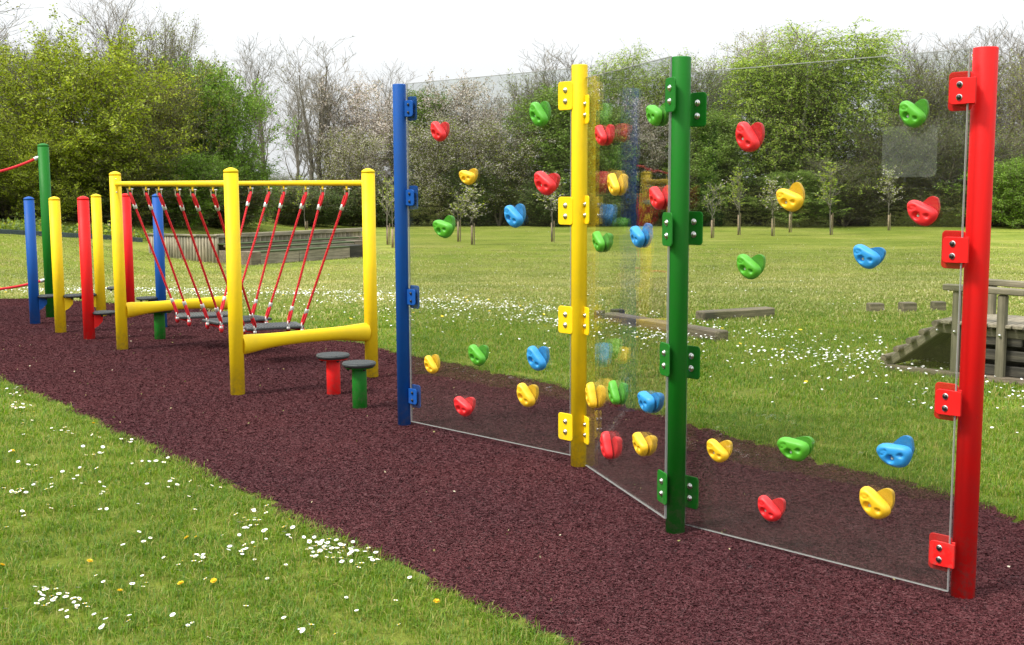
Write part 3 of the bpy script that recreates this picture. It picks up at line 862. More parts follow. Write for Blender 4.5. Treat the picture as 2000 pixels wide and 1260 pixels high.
# kind, column, foot, top, width (pixels of the photograph), label
TREES = [
    ('bare', -35, 424, 10, 170, 'tall bare grey tree at the far left edge of the picture', 'bare_tree'),
    ('scrub', 8, 422, 40, 150, 'twiggy grey tree with sparse leaves left of the olive bush', 'bare_tree'),
    ('scrub_b', 60, 420, 60, 150, 'brownish twiggy tree rising behind the tall green post', 'bare_tree'),
    ('scrub_b', -70, 428, 110, 200, 'low brownish scrub tree cut by the left edge', 'scrub_tree'),
    ('scrub_b', 15, 428, 190, 170, 'low brownish scrub in front of the grey twiggy tree at left', 'scrub_tree'),
    ('bare', 222, 424, -30, 130, 'tallest bare tree, its thin top rising above the olive bush', 'bare_tree'),
    ('bare_b', 272, 424, 5, 120, 'bare tree just right of the tallest one, behind the olive bush', 'bare_tree'),
    ('scrub', 318, 424, 28, 130, 'thin tree with first pale leaves between the olive bush and the bright green tree', 'tree'),
    ('scrub', 375, 424, 110, 110, 'sparse twiggy tree peeping over the bright green tree', 'tree'),
    ('olive', 150, 432, 62, 270, 'big rounded yellow green tree on the left, leafy to the ground', 'leafy_tree'),
    ('olive_b', 285, 434, 98, 240, 'brownish olive tree between the yellow green and the bright green one', 'leafy_tree'),
    ('olive', 90, 434, 230, 170, 'low yellow green bush behind the blue and yellow stepping posts', 'bush'),
    ('olive_b', 215, 438, 240, 200, 'low olive bush behind the left yellow frame post', 'bush'),
    ('green', 420, 440, 122, 200, 'bright green dense tree left of the tall bare trees', 'leafy_tree'),
    ('green', 470, 444, 300, 170, 'low bright green bush beneath the bare trees', 'bush'),
    ('green', 355, 444, 300, 170, 'low green bush right behind the bridge handrail', 'bush'),
    ('scrub', 468, 430, 140, 90, 'rusty brown twiggy tree squeezed between bright green tree and bare tree', 'bare_tree'),
    ('bare', 517, 432, 78, 110, 'tall slender bare tree, left one of the pair above the bridge', 'bare_tree'),
    ('bare_b', 630, 432, 72, 150, 'tall bare tree of several stems, right one of the pair above the bridge', 'bare_tree'),
    ('bare', 578, 430, 135, 80, 'smaller bare tree between the two tall bare trees', 'bare_tree'),
        ('blossom', 725, 437, 158, 170, 'pinkish white blossoming tree left of the blue post', 'blossom_tree'),
    ('blossom_b', 690, 441, 250, 120, 'low olive and white tree beside the right frame post', 'blossom_tree'),
    ('bare', 762, 430, 125, 90, 'bare twigs standing above the blossom left of the blue post', 'bare_tree'),
    ('mid', 835, 437, 175, 120, 'mid green tree just right of the blue post', 'leafy_tree'),
    ('blossom', 930, 437, 152, 180, 'large blossoming tree behind the middle of the left glass panel', 'blossom_tree'),
    ('blossom_b', 860, 441, 225, 170, 'white flecked tree in front, behind the small yellow hold', 'blossom_tree'),
    ('blossom_b', 975, 441, 235, 170, 'white flecked tree behind the blue hold of the left panel', 'blossom_tree'),
    ('scrub', 1000, 430, 145, 120, 'bare grey crown behind the right half of the left panel', 'bare_tree'),
    ('bare_b', 1092, 430, 90, 150, 'tall bare tree behind the yellow wall post', 'bare_tree'),
    ('bare', 1150, 430, 92, 120, 'tall bare tree just right of the yellow wall post', 'bare_tree'),
    ('mid', 1080, 439, 165, 200, 'soft mid green tree left of the yellow wall post', 'leafy_tree'),
    ('birch', 1207, 436, 92, 105, 'yellow green tree showing above the angled middle panel', 'leafy_tree'),
    ('blossom', 1240, 439, 190, 130, 'white blossoming tree behind the middle panel', 'blossom_tree'),
    ('mid', 1165, 441, 210, 140, 'dull green tree behind the left half of the middle panel', 'leafy_tree'),
    ('birch', 1290, 437, 110, 120, 'thin yellow green tree beside the green wall post', 'leafy_tree'),
    ('scrub_b', 1345, 437, 118, 130, 'grey brown twiggy tree right of the green wall post', 'scrub_tree'),
    ('scrub', 1405, 434, 112, 130, 'bare twiggy tree above the left part of the right panel', 'bare_tree'),
    ('mid', 1400, 441, 215, 150, 'dark green tree under the bare twigs right of the green post', 'leafy_tree'),
    ('cream', 1525, 432, 58, 160, 'cream tinted twiggy tree topping the birches', 'tree'),
    ('birch_b', 1478, 438, 105, 190, 'left birch of the drooping light green three', 'birch_tree'),
    ('birch', 1580, 438, 62, 200, 'middle birch of the drooping light green three', 'birch_tree'),
    ('birch_b', 1672, 438, 62, 190, 'right birch of the drooping light green three', 'birch_tree'),
    ('birch', 1528, 437, 95, 150, 'slim birch squeezed between the left and the middle birch', 'birch_tree'),
    ('mid', 1560, 443, 335, 150, 'mid green bush filling in below the middle birch', 'bush'),
    ('scrub_b', 1650, 442, 310, 150, 'olive twiggy scrub beneath the right birch', 'scrub_tree'),
    ('bare_b', 1752, 430, 85, 130, 'bare tree just right of the birches', 'bare_tree'),
    ('bare', 1800, 430, 70, 120, 'bare tree above the green hold high on the right panel', 'bare_tree'),
    ('bare_b', 1845, 430, 72, 140, 'bare tree at the left of the red wall post', 'bare_tree'),
    ('bare', 1895, 430, 60, 120, 'bare tree rising behind the top of the red wall post', 'bare_tree'),
    ('bare_b', 1955, 430, 50, 140, 'bare many stemmed tree right of the red wall post', 'bare_tree'),
    ('bare', 2010, 430, 55, 130, 'bare tree cut by the right edge of the picture', 'bare_tree'),
    ('scrub', 1780, 436, 120, 170, 'grey scrub tree with sparse leaves behind the pale sticker', 'scrub_tree'),
    ('scrub', 1870, 436, 110, 170, 'grey scrub tree with sparse leaves beside the red wall post', 'scrub_tree'),
    ('scrub', 1970, 436, 110, 170, 'grey scrub tree with sparse leaves at the right edge', 'scrub_tree'),
    ('scrub_b', 1730, 441, 230, 150, 'low brown scrub right of the birches', 'scrub_tree'),
    ('scrub_b', 1830, 441, 240, 170, 'low brown scrub left of the red wall post', 'scrub_tree'),
    ('scrub_b', 1930, 441, 240, 170, 'low brown scrub behind the red wall post', 'scrub_tree'),
    ('green', 1985, 446, 305, 170, 'green leafy bush right of the red wall post', 'bush'),
    ('scrub_b', 548, 428, 335, 110, 'low far scrub left of the tall bare pair', 'scrub_tree'),
    ('scrub_b', 612, 427, 345, 110, 'low far scrub between the stems of the tall bare pair', 'scrub_tree'),
    ('scrub_b', 675, 428, 320, 110, 'low far scrub right of the tall bare pair', 'scrub_tree'),
    # to the left of the view: seen as faint reflections in the glass only
    ('scrub_b', -420, 440, 60, 260, 'twiggy olive tree outside the view, mirrored in the left panel', 'scrub_tree'),
]
for kind, px, base, top, w, lab, nm in TREES:
    plant_px(kind, px, base, top, w, lab, name=nm, cat='bush' if nm == 'bush' else 'tree')
LEFT_ROW = [(-21, 32, 'mid', 9, 8, 'dull green tree far left'), (-27, 36, 'olive_b', 9, 9, 'brownish tree far left'), (-29, 27, 'blossom_b', 8, 8, 'white flecked tree far left'), (-33, 33, 'green', 9, 9, 'bright green tree far left'), (-24, 42, 'scrub_b', 10, 9, 'twiggy brown tree far left'), (-25, 19, 'green', 8, 8, 'bright green tree'), (-27, 13, 'olive', 8.5, 8.5, 'yellow green tree'), (-29, 7, 'birch', 10, 7, 'light green birch'), (-27, 2, 'blossom', 7.5, 7.5, 'blossoming tree'),
            (-28, -3, 'olive_b', 8, 8, 'brownish tree'), (-30, -8, 'scrub_b', 9, 7.5, 'twiggy grey tree'), (-27, -13, 'mid', 9, 8, 'dull green tree'), (-26, -19, 'olive', 7, 9, 'low broad yellow green tree'), (-24, -26, 'green', 7, 9, 'low broad bright green tree')]
LEFT_ROW += [(-23.5, yy, 'green' if k % 2 else 'mid', 4.6, 9.5, '%s broad bush of a row' % ['first', 'second', 'third', 'fourth', 'fifth', 'sixth', 'seventh', 'eighth', 'ninth', 'tenth'][k]) for k, yy in enumerate(range(-30, 36, 7))]
for x, y, kd, h, w, lab in LEFT_ROW:
    plant(kd, (x, y, float(zf(x, y)) - 0.05), h, w, lab + ' beyond the left edge, only mirrored in glass', name='tree')

# dark understorey shrubs, each a plant of its own
ords = ['first', 'second', 'third', 'fourth', 'fifth', 'sixth', 'seventh', 'eighth', 'ninth', 'tenth', 'eleventh', 'twelfth', 'thirteenth', 'fourteenth', 'fifteenth', 'sixteenth', 'seventeenth', 'eighteenth', 'nineteenth', 'twentieth', 'twenty-first', 'twenty-second', 'twenty-third', 'twenty-fourth', 'twenty-fifth', 'twenty-sixth', 'twenty-seventh', 'twenty-eighth', 'twenty-ninth', 'thirtieth']
xs = list(np.arange(560, 2060, 52))
for k, px in enumerate(xs[:30]):
    top = (352 if px > 760 else 362) + RNG.uniform(-34, 26) * (1 if px > 760 else 0.4) if px < 1650 else 372 + RNG.uniform(-10, 14)
    plant_px('dark' if (k % 3 and px < 1650) else 'dark_b', px + RNG.uniform(-8, 8), 441 + RNG.uniform(-3, 2), top, 105, ords[k] + ' from the left of the dark shrubs under the trees', cat='shrub', name='dark_shrub', group='dark shrubs under the trees')
for k, px in enumerate([0, 110, 235, 345, 440]):
    plant_px('dark_b', px, [426, 431, 438, 443, 446][k], 345, 150, ords[k] + ' from the left of the shady shrubs below the leafy trees at left', cat='shrub', name='dark_shrub', group='shady shrubs below the left trees')
print('trees planted')

# young staked trees in the field
def make_sapling(seed, leaves, mats, w, n1=12):
    return make_tree(seed, 2.6, 0.026, 1, 0.38, n1, 0.44, 0.75, 0.9, 4, 0.45, 0.36, 2, 0.2, 0.3, 'tall', 0.3, leaves, 0.062, 0.03, 0, BK_GREY, BK_TWIG, mats, w, twig_r=0.4)
PROTO['sap_a'] = make_sapling(41, 620, [LF_BLOS, LF_OLIVE], [0.4, 0.6], 10)
PROTO['sap_b'] = make_sapling(42, 190, [LF_OLIVE, LF_BLOS], [0.8, 0.2], 9)
PROTO['sap_c'] = make_sapling(43, 420, [LF_OLIVE, LF_BIRCH], [0.6, 0.4], 12)
SAP = [
    ('sap_b', 1390, 465, 352, 60, 430, 'bare young tree with a guard, nearest the green wall post'),
    ('sap_c', 1442, 459, 322, 62, 420, 'tall young tree with a guard, below the red hold of the right panel'),
    ('sap_a', 1508, 461, 345, 64, 427, 'bushy white flecked young tree with a guard under the birches'),
    ('sap_b', 1542, 454, 345, 46, 418, 'slim young tree standing right behind the yellow hold'),
    ('sap_c', 1622, 459, 312, 86, 420, 'broadest young tree, in the middle of the right panel'),
    ('sap_a', 1735, 450, 325, 60, 420, 'white blossoming young tree below the pale sticker'),
    ('sap_b', 895, 472, 372, 60, 433, 'young tree behind the green hold of the left panel, left of two'),
    ('sap_a', 922, 478, 360, 80, 440, 'young tree behind the left panel, right of two side by side'),
    ('sap_a', 1078, 472, 335, 70, 435, 'young tree seen through the left panel beside the yellow wall post'),
    ('sap_b', 757, 478, 330, 60, 440, 'left of two young trees close to the blue wall post'),
    ('sap_b', 767, 484, 345, 60, 447, 'right of two young trees close to the blue wall post'),
    ('sap_c', 597, 449, 340, 60, 433, 'young tree standing behind the timber seating'),
]
for kd, px, base, top, w, gt, lab in SAP:
    g = G(px, base)
    t = empty('young_tree', tuple(g), lab, 'young tree', 'young staked trees in the field')
    p = PROTO[kd]
    d = math.hypot(g[0], g[1])
    h = ztop(g, px, top) - g[2]
    s = h / p['H']; sx = w / FPX * d / p['W'] * 0.62
    for nm in ('trunk', 'branches', 'crown'):
        o = link(nm, p[nm], t); o.scale = (sx if nm != 'trunk' else s, sx if nm != 'trunk' else s, s); o.rotation_euler[2] = RNG.uniform(0, 6.28) if nm == 'trunk' else 1.0
    gh = ztop(g, px, gt) - g[2]
    mb = MB(); mb.lathe([(0.036, -0.02), (0.038, gh * 0.5), (0.034, gh)], g, 10)
    mb.build('tree_guard', GUARD, t, g)
    mb = MB(); mb.tube([g + np.array([0.075, 0.02, -0.05]), g + np.array([0.075, 0.02, gh * 1.1])], 0.018, 7)
    mb.build('stake', GUARD, t, g)

# ------------------------------------------------------------------ posts, caps, discs
def post_profile(rad, z0, z1, cap='flat'):
    if cap == 'flat':       # blunt top with a softened rim
        return [(rad, z0), (rad, z1 - 0.004), (rad - 0.0015, z1 - 0.0012), (rad - 0.005, z1)]
    return [(rad, z0), (rad, z1)]

def make_post(parent, origin, xy, rad, z0, z1, col, cap, label=None):
    c = (xy[0], xy[1], 0)
    mb = MB()
    ztop_ = z1 if cap == 'flat' else z1 - 0.03
    prof = post_profile(rad, z0, ztop_, cap)
    # splashes and scuffs need a few rings; welded straight steel tube otherwise
    mb.lathe(prof, c, 36)
    o = mb.build('post', PAINT[col], parent, origin)
    if label:
        o['label'] = label
    if cap == 'cone':
        mb = MB()
        zc = z1 - 0.03
        mb.lathe([(rad - 0.004, zc - 0.010), (rad + 0.0006, zc - 0.010), (rad + 0.0008, zc + 0.004), (rad - 0.0012, zc + 0.0070), (rad * 0.75, zc + 0.015), (rad * 0.35, zc + 0.023), (0.003, zc + 0.026)], c, 36)
        mb.build('cap', PAINT[col], o, origin)
    return o

def ridged_disc(name, c, rad, th, parent, origin, ridges=True):
    mb = MB()
    mb.lathe([(rad * 0.55, -th), (rad * 0.93, -th), (rad * 0.99, -th * 0.55), (rad, -th * 0.4), (rad, -0.003), (rad - 0.004, 0)], c, 36)
    o = mb.build(name, DECKP, parent, origin)
    if ridges:
        mb = MB()
        a = R(38)
        d, s = np.array([math.cos(a), math.sin(a), 0]), np.array([-math.sin(a), math.cos(a), 0])
        for k in np.arange(-rad * 0.9, rad * 0.91, 0.0125):
            half = math.sqrt(max(rad ** 2 * 0.93 - k * k, 0))
            if half > 0.01:
                mb.box(np.asarray(c) + s * k + np.array([0, 0, 0.0012]), (2 * half, 0.007, 0.004), np.array([d, s, [0, 0, 1]]), bev=0.0015)
        mb.build('ridges', DECKP, o, origin)
    return o

def bolt(parent, origin, c, nrm, rad, mat, name='bolt', washer=True):
    n = np.asarray(nrm, float)
    u = np.cross(n, (0, 0, 1.0)); u /= np.linalg.norm(u)
    ax = np.array([u, np.cross(n, u), n])
    mb = MB()
    if washer:
        mb.lathe([(rad * 1.35, 0), (rad * 1.35, rad * 0.18)], c, 14, 1, ax)
    z = rad * 0.18
    mb.lathe([(rad, z), (rad, z + rad * 0.25), (rad * 0.82, z + rad * 0.62), (rad * 0.45, z + rad * 0.82), (rad * 0.05, z + rad * 0.88)], c, 14, 0, ax)
    return mb.build(name, [mat, STEEL], parent, origin)

# ------------------------------------------------------------------ the climbing wall: four posts, three clear panels
def glass_material():
    m = bpy.data.materials.new('clear_acrylic')
    m.use_nodes = True
    N, L = m.node_tree.nodes, m.node_tree.links
    N.clear()
    out = N.new('ShaderNodeOutputMaterial')
    ge = N.new('ShaderNodeNewGeometry')
    tc = N.new('ShaderNodeTexCoord')
    tr, gl = N.new('ShaderNodeBsdfTransparent'), N.new('ShaderNodeBsdfGlossy')
    tr.inputs[0].default_value = (0.89, 0.90, 0.89, 1)
    gl.inputs['Roughness'].default_value = 0.0
    gl.inputs['Color'].default_value = (1, 1, 1, 1)
    ior = N.new('ShaderNodeMapRange')              # the inner side of a sheet meets air
    ior.inputs[3].default_value, ior.inputs[4].default_value = 1.49, 1 / 1.49
    L.new(ge.outputs['Backfacing'], ior.inputs[0])
    fr = N.new('ShaderNodeFresnel')
    L.new(ior.outputs[0], fr.inputs[0])
    mp = N.new('ShaderNodeMapping'); mp.inputs['Scale'].default_value = (1, 1, 0.35)
    L.new(tc.outputs['Object'], mp.inputs[0])
    n = noise(N, L, mp.outputs[0], 5.0, 3, 0.55)
    bp = N.new('ShaderNodeBump'); bp.inputs['Strength'].default_value = 0.03; bp.inputs['Distance'].default_value = 0.02
    L.new(n.outputs[0], bp.inputs['Height'])
    L.new(bp.outputs[0], gl.inputs['Normal'])
    mx = N.new('ShaderNodeMixShader')
    L.new(fr.outputs[0], mx.inputs[0]); L.new(tr.outputs[0], mx.inputs[1]); L.new(gl.outputs[0], mx.inputs[2])
    # faint film of dust, thicker near the ground
    du = N.new('ShaderNodeBsdfDiffuse'); du.inputs[0].default_value = (0.42, 0.38, 0.33, 1)
    n2 = noise(N, L, tc.outputs['Object'], 9.0, 6, 0.75)
    sp = N.new('ShaderNodeSeparateXYZ'); L.new(tc.outputs['Object'], sp.inputs[0])
    lo = N.new('ShaderNodeMapRange'); lo.inputs[1].default_value, lo.inputs[2].default_value = 0.35, 0.0
    lo.inputs[3].default_value, lo.inputs[4].default_value = 0.010, 0.05
    L.new(sp.outputs[2], lo.inputs[0])
    mu = N.new('ShaderNodeMath'); mu.operation = 'MULTIPLY'
    L.new(lo.outputs[0], mu.inputs[0]); L.new(n2.outputs[0], mu.inputs[1])
    m2 = N.new('ShaderNodeMixShader')
    L.new(mu.outputs[0], m2.inputs[0]); L.new(mx.outputs[0], m2.inputs[1]); L.new(du.outputs[0], m2.inputs[2])
    L.new(m2.outputs[0], out.inputs[0])
    return m

GLASS = glass_material()
def edge_material():
    m, nt, N, L, b = nodes_of('acrylic_edge')
    b.inputs['Base Color'].default_value = (0.30, 0.31, 0.30, 1)
    b.inputs['Roughness'].default_value = 0.45
    b.inputs['Alpha'].default_value = 0.72
    return m
GEDGE = edge_material()

WORG = np.array([0.5, 5.5, 0.0])
wallt = empty('climbing_wall', tuple(WORG), 'clear climbing wall, three glass panels with coloured holds between four coloured posts', 'climbing wall', kind='thing')
WP = {'blue': ((-0.637, 6.852), 1.974, 0.038), 'yellow': ((0.339, 5.951), 1.992, 0.040), 'green': ((0.701, 4.971), 1.928, 0.041), 'red': ((1.668, 4.241), 1.882, 0.0425)}
for c, (xy, zt, rd) in WP.items():
    make_post(wallt, WORG, xy, rd, float(zf(*xy)) - 0.25, zt, c, 'flat', c + ' wall post')
PAN = [((-0.592, 6.829), (0.299, 5.9495), 0.025, 1.975, 'left'), ((0.364, 5.962), (0.657, 4.955), -0.021, 1.929, 'middle'), ((0.7526, 5.062), (1.5947, 4.191), -0.078, 1.873, 'right')]
panels = []
GT = 0.010
for (a, b, z0, z1, nm) in PAN:
    a, b = np.array([*a, 0.0]), np.array([*b, 0.0])
    d = (b - a) / np.linalg.norm(b - a)
    nrm = np.array([d[1], -d[0], 0.0])             # towards the path in front
    if nrm @ (np.array([0, 0, 0]) - (a + b) / 2) < 0:
        nrm = -nrm
    ln = np.linalg.norm(b - a)
    ax = np.array([d, nrm, [0, 0, 1.0]])
    mb = MB()
    h, c = (ln / 2, GT / 2, (z1 - z0) / 2), (a + b) / 2 + np.array([0, 0, (z0 + z1) / 2])
    s = np.array([[x, y, z] for z in (-1, 1) for y in (-1, 1) for x in (-1, 1)]) * h
    flip = np.linalg.det(ax) < 0
    for sy in (-1, 1):
        o4 = [(-h[0], -h[2]), (h[0], -h[2]), (h[0], h[2]), (-h[0], h[2])]
        i4 = [(x - math.copysign(0.0030, x), z - math.copysign(0.0030, z)) for x, z in o4]
        vv = np.array([(x, sy * h[1], z) for x, z in o4 + i4])
        fs = [(4, 5, 6, 7)] + [(k_, (k_ + 1) % 4, 4 + (k_ + 1) % 4, 4 + k_) for k_ in range(4)]
        for n_, f in enumerate(fs):
            mb.add(vv @ ax + c, [f[::-1] if flip == (sy < 0) else f], 0 if n_ == 0 else 1)
    for f, mi in (((0, 2, 3, 1), 1), ((4, 5, 7, 6), 1), ((0, 4, 6, 2), 1), ((1, 3, 7, 5), 1)):
        mb.add(s @ ax + c, [f[::-1] if flip else f], mi)
    base = (a + b) / 2 + np.array([0, 0, z0])
    o = mb.build('glass_panel', [GLASS, GEDGE], wallt, WORG)
    o['label'] = nm + ' clear panel'
    panels.append(dict(o=o, a=a, d=d, n=nrm, ln=ln, z0=z0, z1=z1))

def on_panel(k, px, py, off=0.0):
    p = panels[k]
    dr, o = ray(px, py), np.array([0, 0, EYE])
    q0 = p['a'] + p['n'] * off
    t = (q0 - o) @ p['n'] / (dr @ p['n'])
    return o + dr * t

# brackets: plates bolted through the glass
def bracket(k, s_c, z, wd, ht, col, front_small, boltmat, toward):
    p = panels[k]
    up = np.array([0, 0, 1.0])
    c0 = p['a'] + p['d'] * s_c
    c0[2] = z
    o = None
    T = 0.006
    fw, fh = (wd * 0.86, ht * 0.68) if front_small else (wd, ht)
    bw, bh = (wd, ht) if front_small else (wd * 0.86, ht * 0.68)
    cf = c0 + p['n'] * (GT / 2 + T / 2 + 0.0015)
    cb = c0 - p['n'] * (GT / 2 + T / 2 + 0.0015)
    if front_small:
        cf = cf + p['d'] * toward * (wd - fw) / 2
    else:
        cb = cb + p['d'] * toward * (wd - bw) / 2
    mb = MB(); mb.plate(cf, p['d'], up, p['n'], fw, fh, T, 0.016)
    if front_small:                                # welded tongue runs into the post
        mb.box(cf + p['d'] * toward * (fw / 2 + 0.004), (0.03, 0.007, fh * 0.96), np.array([p['d'], p['n'], up]), bev=0.001)
    o = mb.build('bracket', PAINT[col], wallt, WORG)
    if front_small:
        mb = MB(); mb.plate(cb, p['d'], up, p['n'], bw, bh, T, 0.016)
        mb.box(cb + p['d'] * toward * (bw / 2 + 0.002), (0.02, 0.007, bh * 0.7), np.array([p['d'], p['n'], up]), bev=0.001)
        mb.build('backing_plate', PAINT[col], o, WORG)
    for s in (-1, 1):
        bolt(o, WORG, cf + up * s * (0.022 if front_small else 0.027) + p['n'] * T / 2, p['n'], 0.0085 if front_small else 0.010, boltmat, washer=col != 'blue')

for py in (212, 386, 580, 773):
    q = on_panel(0, 803, py)
    bracket(0, 0.032, q[2], 0.082, 0.135, 'blue', True, BLACK, -1)
for py in (187, 412, 625, 834):
    q = on_panel(0, 1102, py, 0.02)
    bracket(0, (q - panels[0]['a']) @ panels[0]['d'], q[2], 0.098, 0.14, 'yellow', False, STEEL, 1)
for py in (214, 410, 627, 840):
    q = on_panel(1, 1140, py, 0.02)
    bracket(1, (q - panels[1]['a']) @ panels[1]['d'], q[2], 0.098, 0.14, 'yellow', False, STEEL, -1)
for px, py in ((1305, 185), (1299, 448), (1294, 702), (1289, 952)):
    q = on_panel(1, px, py, 0.02)
    bracket(1, (q - panels[1]['a']) @ panels[1]['d'], q[2], 0.098, 0.14, 'green', False, STEEL, 1)
for px, py in ((1360, 214), (1353, 446), (1348, 708), (1345, 962)):
    q = on_panel(2, px, py, 0.02)
    bracket(2, (q - panels[2]['a']) @ panels[2]['d'], q[2], 0.088, 0.142, 'green', False, STEEL, -1)
for px, py in ((1876, 178), (1862, 488), (1848, 785), (1836, 1080)):
    q = on_panel(2, px, py, 0.0)
    bracket(2, (q - panels[2]['a']) @ panels[2]['d'] - 0.004, q[2], 0.088, 0.136, 'red', True, BLACK, 1)

# climbing holds: a skewed three cornered lump, one in front and its twin behind the glass
OUT = [(-1.03, 0.42), (-0.94, 0.80), (-0.60, 0.93), (-0.22, 0.77), (0.20, 0.44), (0.60, 0.12), (0.84, -0.20), (0.78, -0.52), (0.46, -0.79), (0.02, -0.93), (-0.42, -0.80), (-0.82, -0.40), (-1.01, 0.02)]
def hold_mesh(name, mat, mirror, unit=0.055, plain=False):
    P = np.array(OUT)
    n = len(P)
    pts = []
    for i in range(n):                             # closed Catmull-Rom
        p0, p1, p2, p3 = P[i - 1], P[i], P[(i + 1) % n], P[(i + 2) % n]
        for t in np.linspace(0, 1, 10, endpoint=False):
            pts.append(0.5 * (2 * p1 + (p2 - p0) * t + (2 * p0 - 5 * p1 + 4 * p2 - p3) * t * t + (3 * p1 - p0 - 3 * p2 + p3) * t ** 3))
    pts = np.array(pts)
    c = np.array([-0.18, -0.02])
    a = np.arctan2(pts[:, 1] - c[1], pts[:, 0] - c[0])
    r = np.hypot(pts[:, 0] - c[0], pts[:, 1] - c[1])
    o = np.argsort(a)
    NA = 56
    th = np.linspace(-math.pi, math.pi, NA, endpoint=False)
    rr = np.interp(th, a[o], r[o], period=2 * math.pi)
    rings = [0.0, 0.1, 0.2, 0.3, 0.4, 0.5, 0.6, 0.7, 0.78, 0.86, 0.92, 0.97, 1.0]
    V = []
    for q in rings[1:]:
        u = c[0] + q * rr * np.cos(th); w = c[1] + q * rr * np.sin(th)
        V.append((u, w, q))
    def height(u, w, q):
        h = 0.027 * (1 - q ** 5.5) ** 0.5 + 0.004
        h = h * (1 + 0.22 * np.clip(0.15 * u + 0.85 * w, -0.8, 0.8))          # leans out towards the grip edge
        if not plain:
            for (x0, y0, s, dp) in ((-0.40, -0.14, 0.20, 0.022), (0.26, -0.32, 0.125, 0.013)):
                d2 = ((u - x0) ** 2 + (w - y0) ** 2) / s ** 2
                h = h - dp * np.exp(-d2 ** 1.6)
            e = np.hypot((u + 0.56) / 0.26, (w - 0.42) / 0.12)
            h = h - 0.0055 * np.exp(-((e - 0.9) / 0.28) ** 2)
        return h
    verts = [(c[0] * unit, height(np.array(c[0]), np.array(c[1]), 0.0).item(), c[1] * unit)]
    for u, w, q in V:
        hh = height(u, w, np.full(NA, q))
        verts += list(zip(u * unit, hh, w * unit))
    u, w, q = V[-1]
    verts += list(zip(u * unit * 0.985, np.zeros(NA), w * unit * 0.985))
    verts = np.array(verts)
    f = [(0, 1 + j, 1 + (j + 1) % NA) for j in range(NA)]
    for k in range(len(rings) - 1):
        for j in range(NA):
            j2 = (j + 1) % NA
            f.append((1 + k * NA + j, 1 + (k + 1) * NA + j, 1 + (k + 1) * NA + j2, 1 + k * NA + j2))
    if mirror:                                     # the twin faces away: turned half round about the vertical
        verts = verts * np.array([-1, -1, 1])
    mb = MB(); mb.add(verts, f, 0, True)
    mb.add(verts[-NA:], [tuple(range(NA))], 0, False)          # flat back, crisp against the glass
    return mb.mesh(name, mat)
HM = {c: (hold_mesh('climbing_hold', RESIN[c], False), hold_mesh('climbing_hold', RESIN[c], True)) for c in RESIN}
hb = MB()
hb.lathe([(0.0078, 0), (0.0078, 0.004), (0.0052, 0.0055), (0.0042, 0.0030), (0.001, 0.0028)], (0, 0, 0), 12, 0, np.array([[1, 0, 0], [0, 0, 1], [0, 1, 0]]))
HBOLT = hb.mesh('bolt', STEEL)
PADM = simple('pale_rubber_pad', (0.55, 0.50, 0.48), 0.6)

# panel, x, y, size, turn (degrees, counter-clockwise), extra turn of the rear twin, colour
HOLDS = [
    (0, 858, 257, 0.92, -6, 0, 'red'), (0, 914, 344, 0.82, 25, -10, 'yellow'), (0, 1055, 224, 1.0, -12, 18, 'green'), (0, 1068, 357, 1.08, 5, -18, 'red'),
    (0, 1006, 423, 1.0, 0, 12, 'blue'), (0, 868, 444, 1.05, 26, 6, 'green'), (0, 843, 714, 0.84, -8, 25, 'yellow'), (0, 934, 695, 0.98, 0, 0, 'green'),
    (0, 1051, 702, 1.05, -6, 6, 'blue'), (0, 907, 794, 1.0, 12, -10, 'red'), (0, 1030, 774, 1.02, -8, 0, 'yellow'),
    (1, 1174, 264, 1.0, 0, 0, 'red'), (1, 1279, 222, 1.08, 20, -14, 'green'), (1, 1199, 361, 1.02, -5, 0, 'yellow'), (1, 1284, 386, 1.05, 8, 0, 'red'),
    (1, 1170, 472, 1.05, 5, -14, 'green'), (1, 1246, 461, 1.05, 14, 10, 'blue'), (1, 1156, 776, 1.15, -25, 10, 'yellow'), (1, 1200, 770, 1.05, -15, 10, 'green'),
    (1, 1264, 783, 1.15, 30, -20, 'blue'), (1, 1186, 874, 1.18, -25, 0, 'red'), (1, 1252, 868, 1.12, 15, -12, 'yellow'),
    (2, 1464, 269, 1.08, -14, 8, 'red'), (2, 1786, 222, 0.92, 0, 8, 'green'), (2, 1546, 388, 0.98, 18, 26, 'yellow'), (2, 1806, 414, 0.98, 14, 8, 'red'),
    (2, 1697, 500, 0.94, 12, -26, 'blue'), (2, 1466, 521, 1.0, 4, -4, 'green'), (2, 1404, 882, 0.94, 4, -4, 'yellow'), (2, 1555, 874, 1.14, 34, -20, 'green'),
    (2, 1753, 885, 1.12, 40, 8, 'blue'), (2, 1506, 996, 0.98, 0, -6, 'red'), (2, 1714, 985, 1.14, 2, 0, 'yellow'),
]
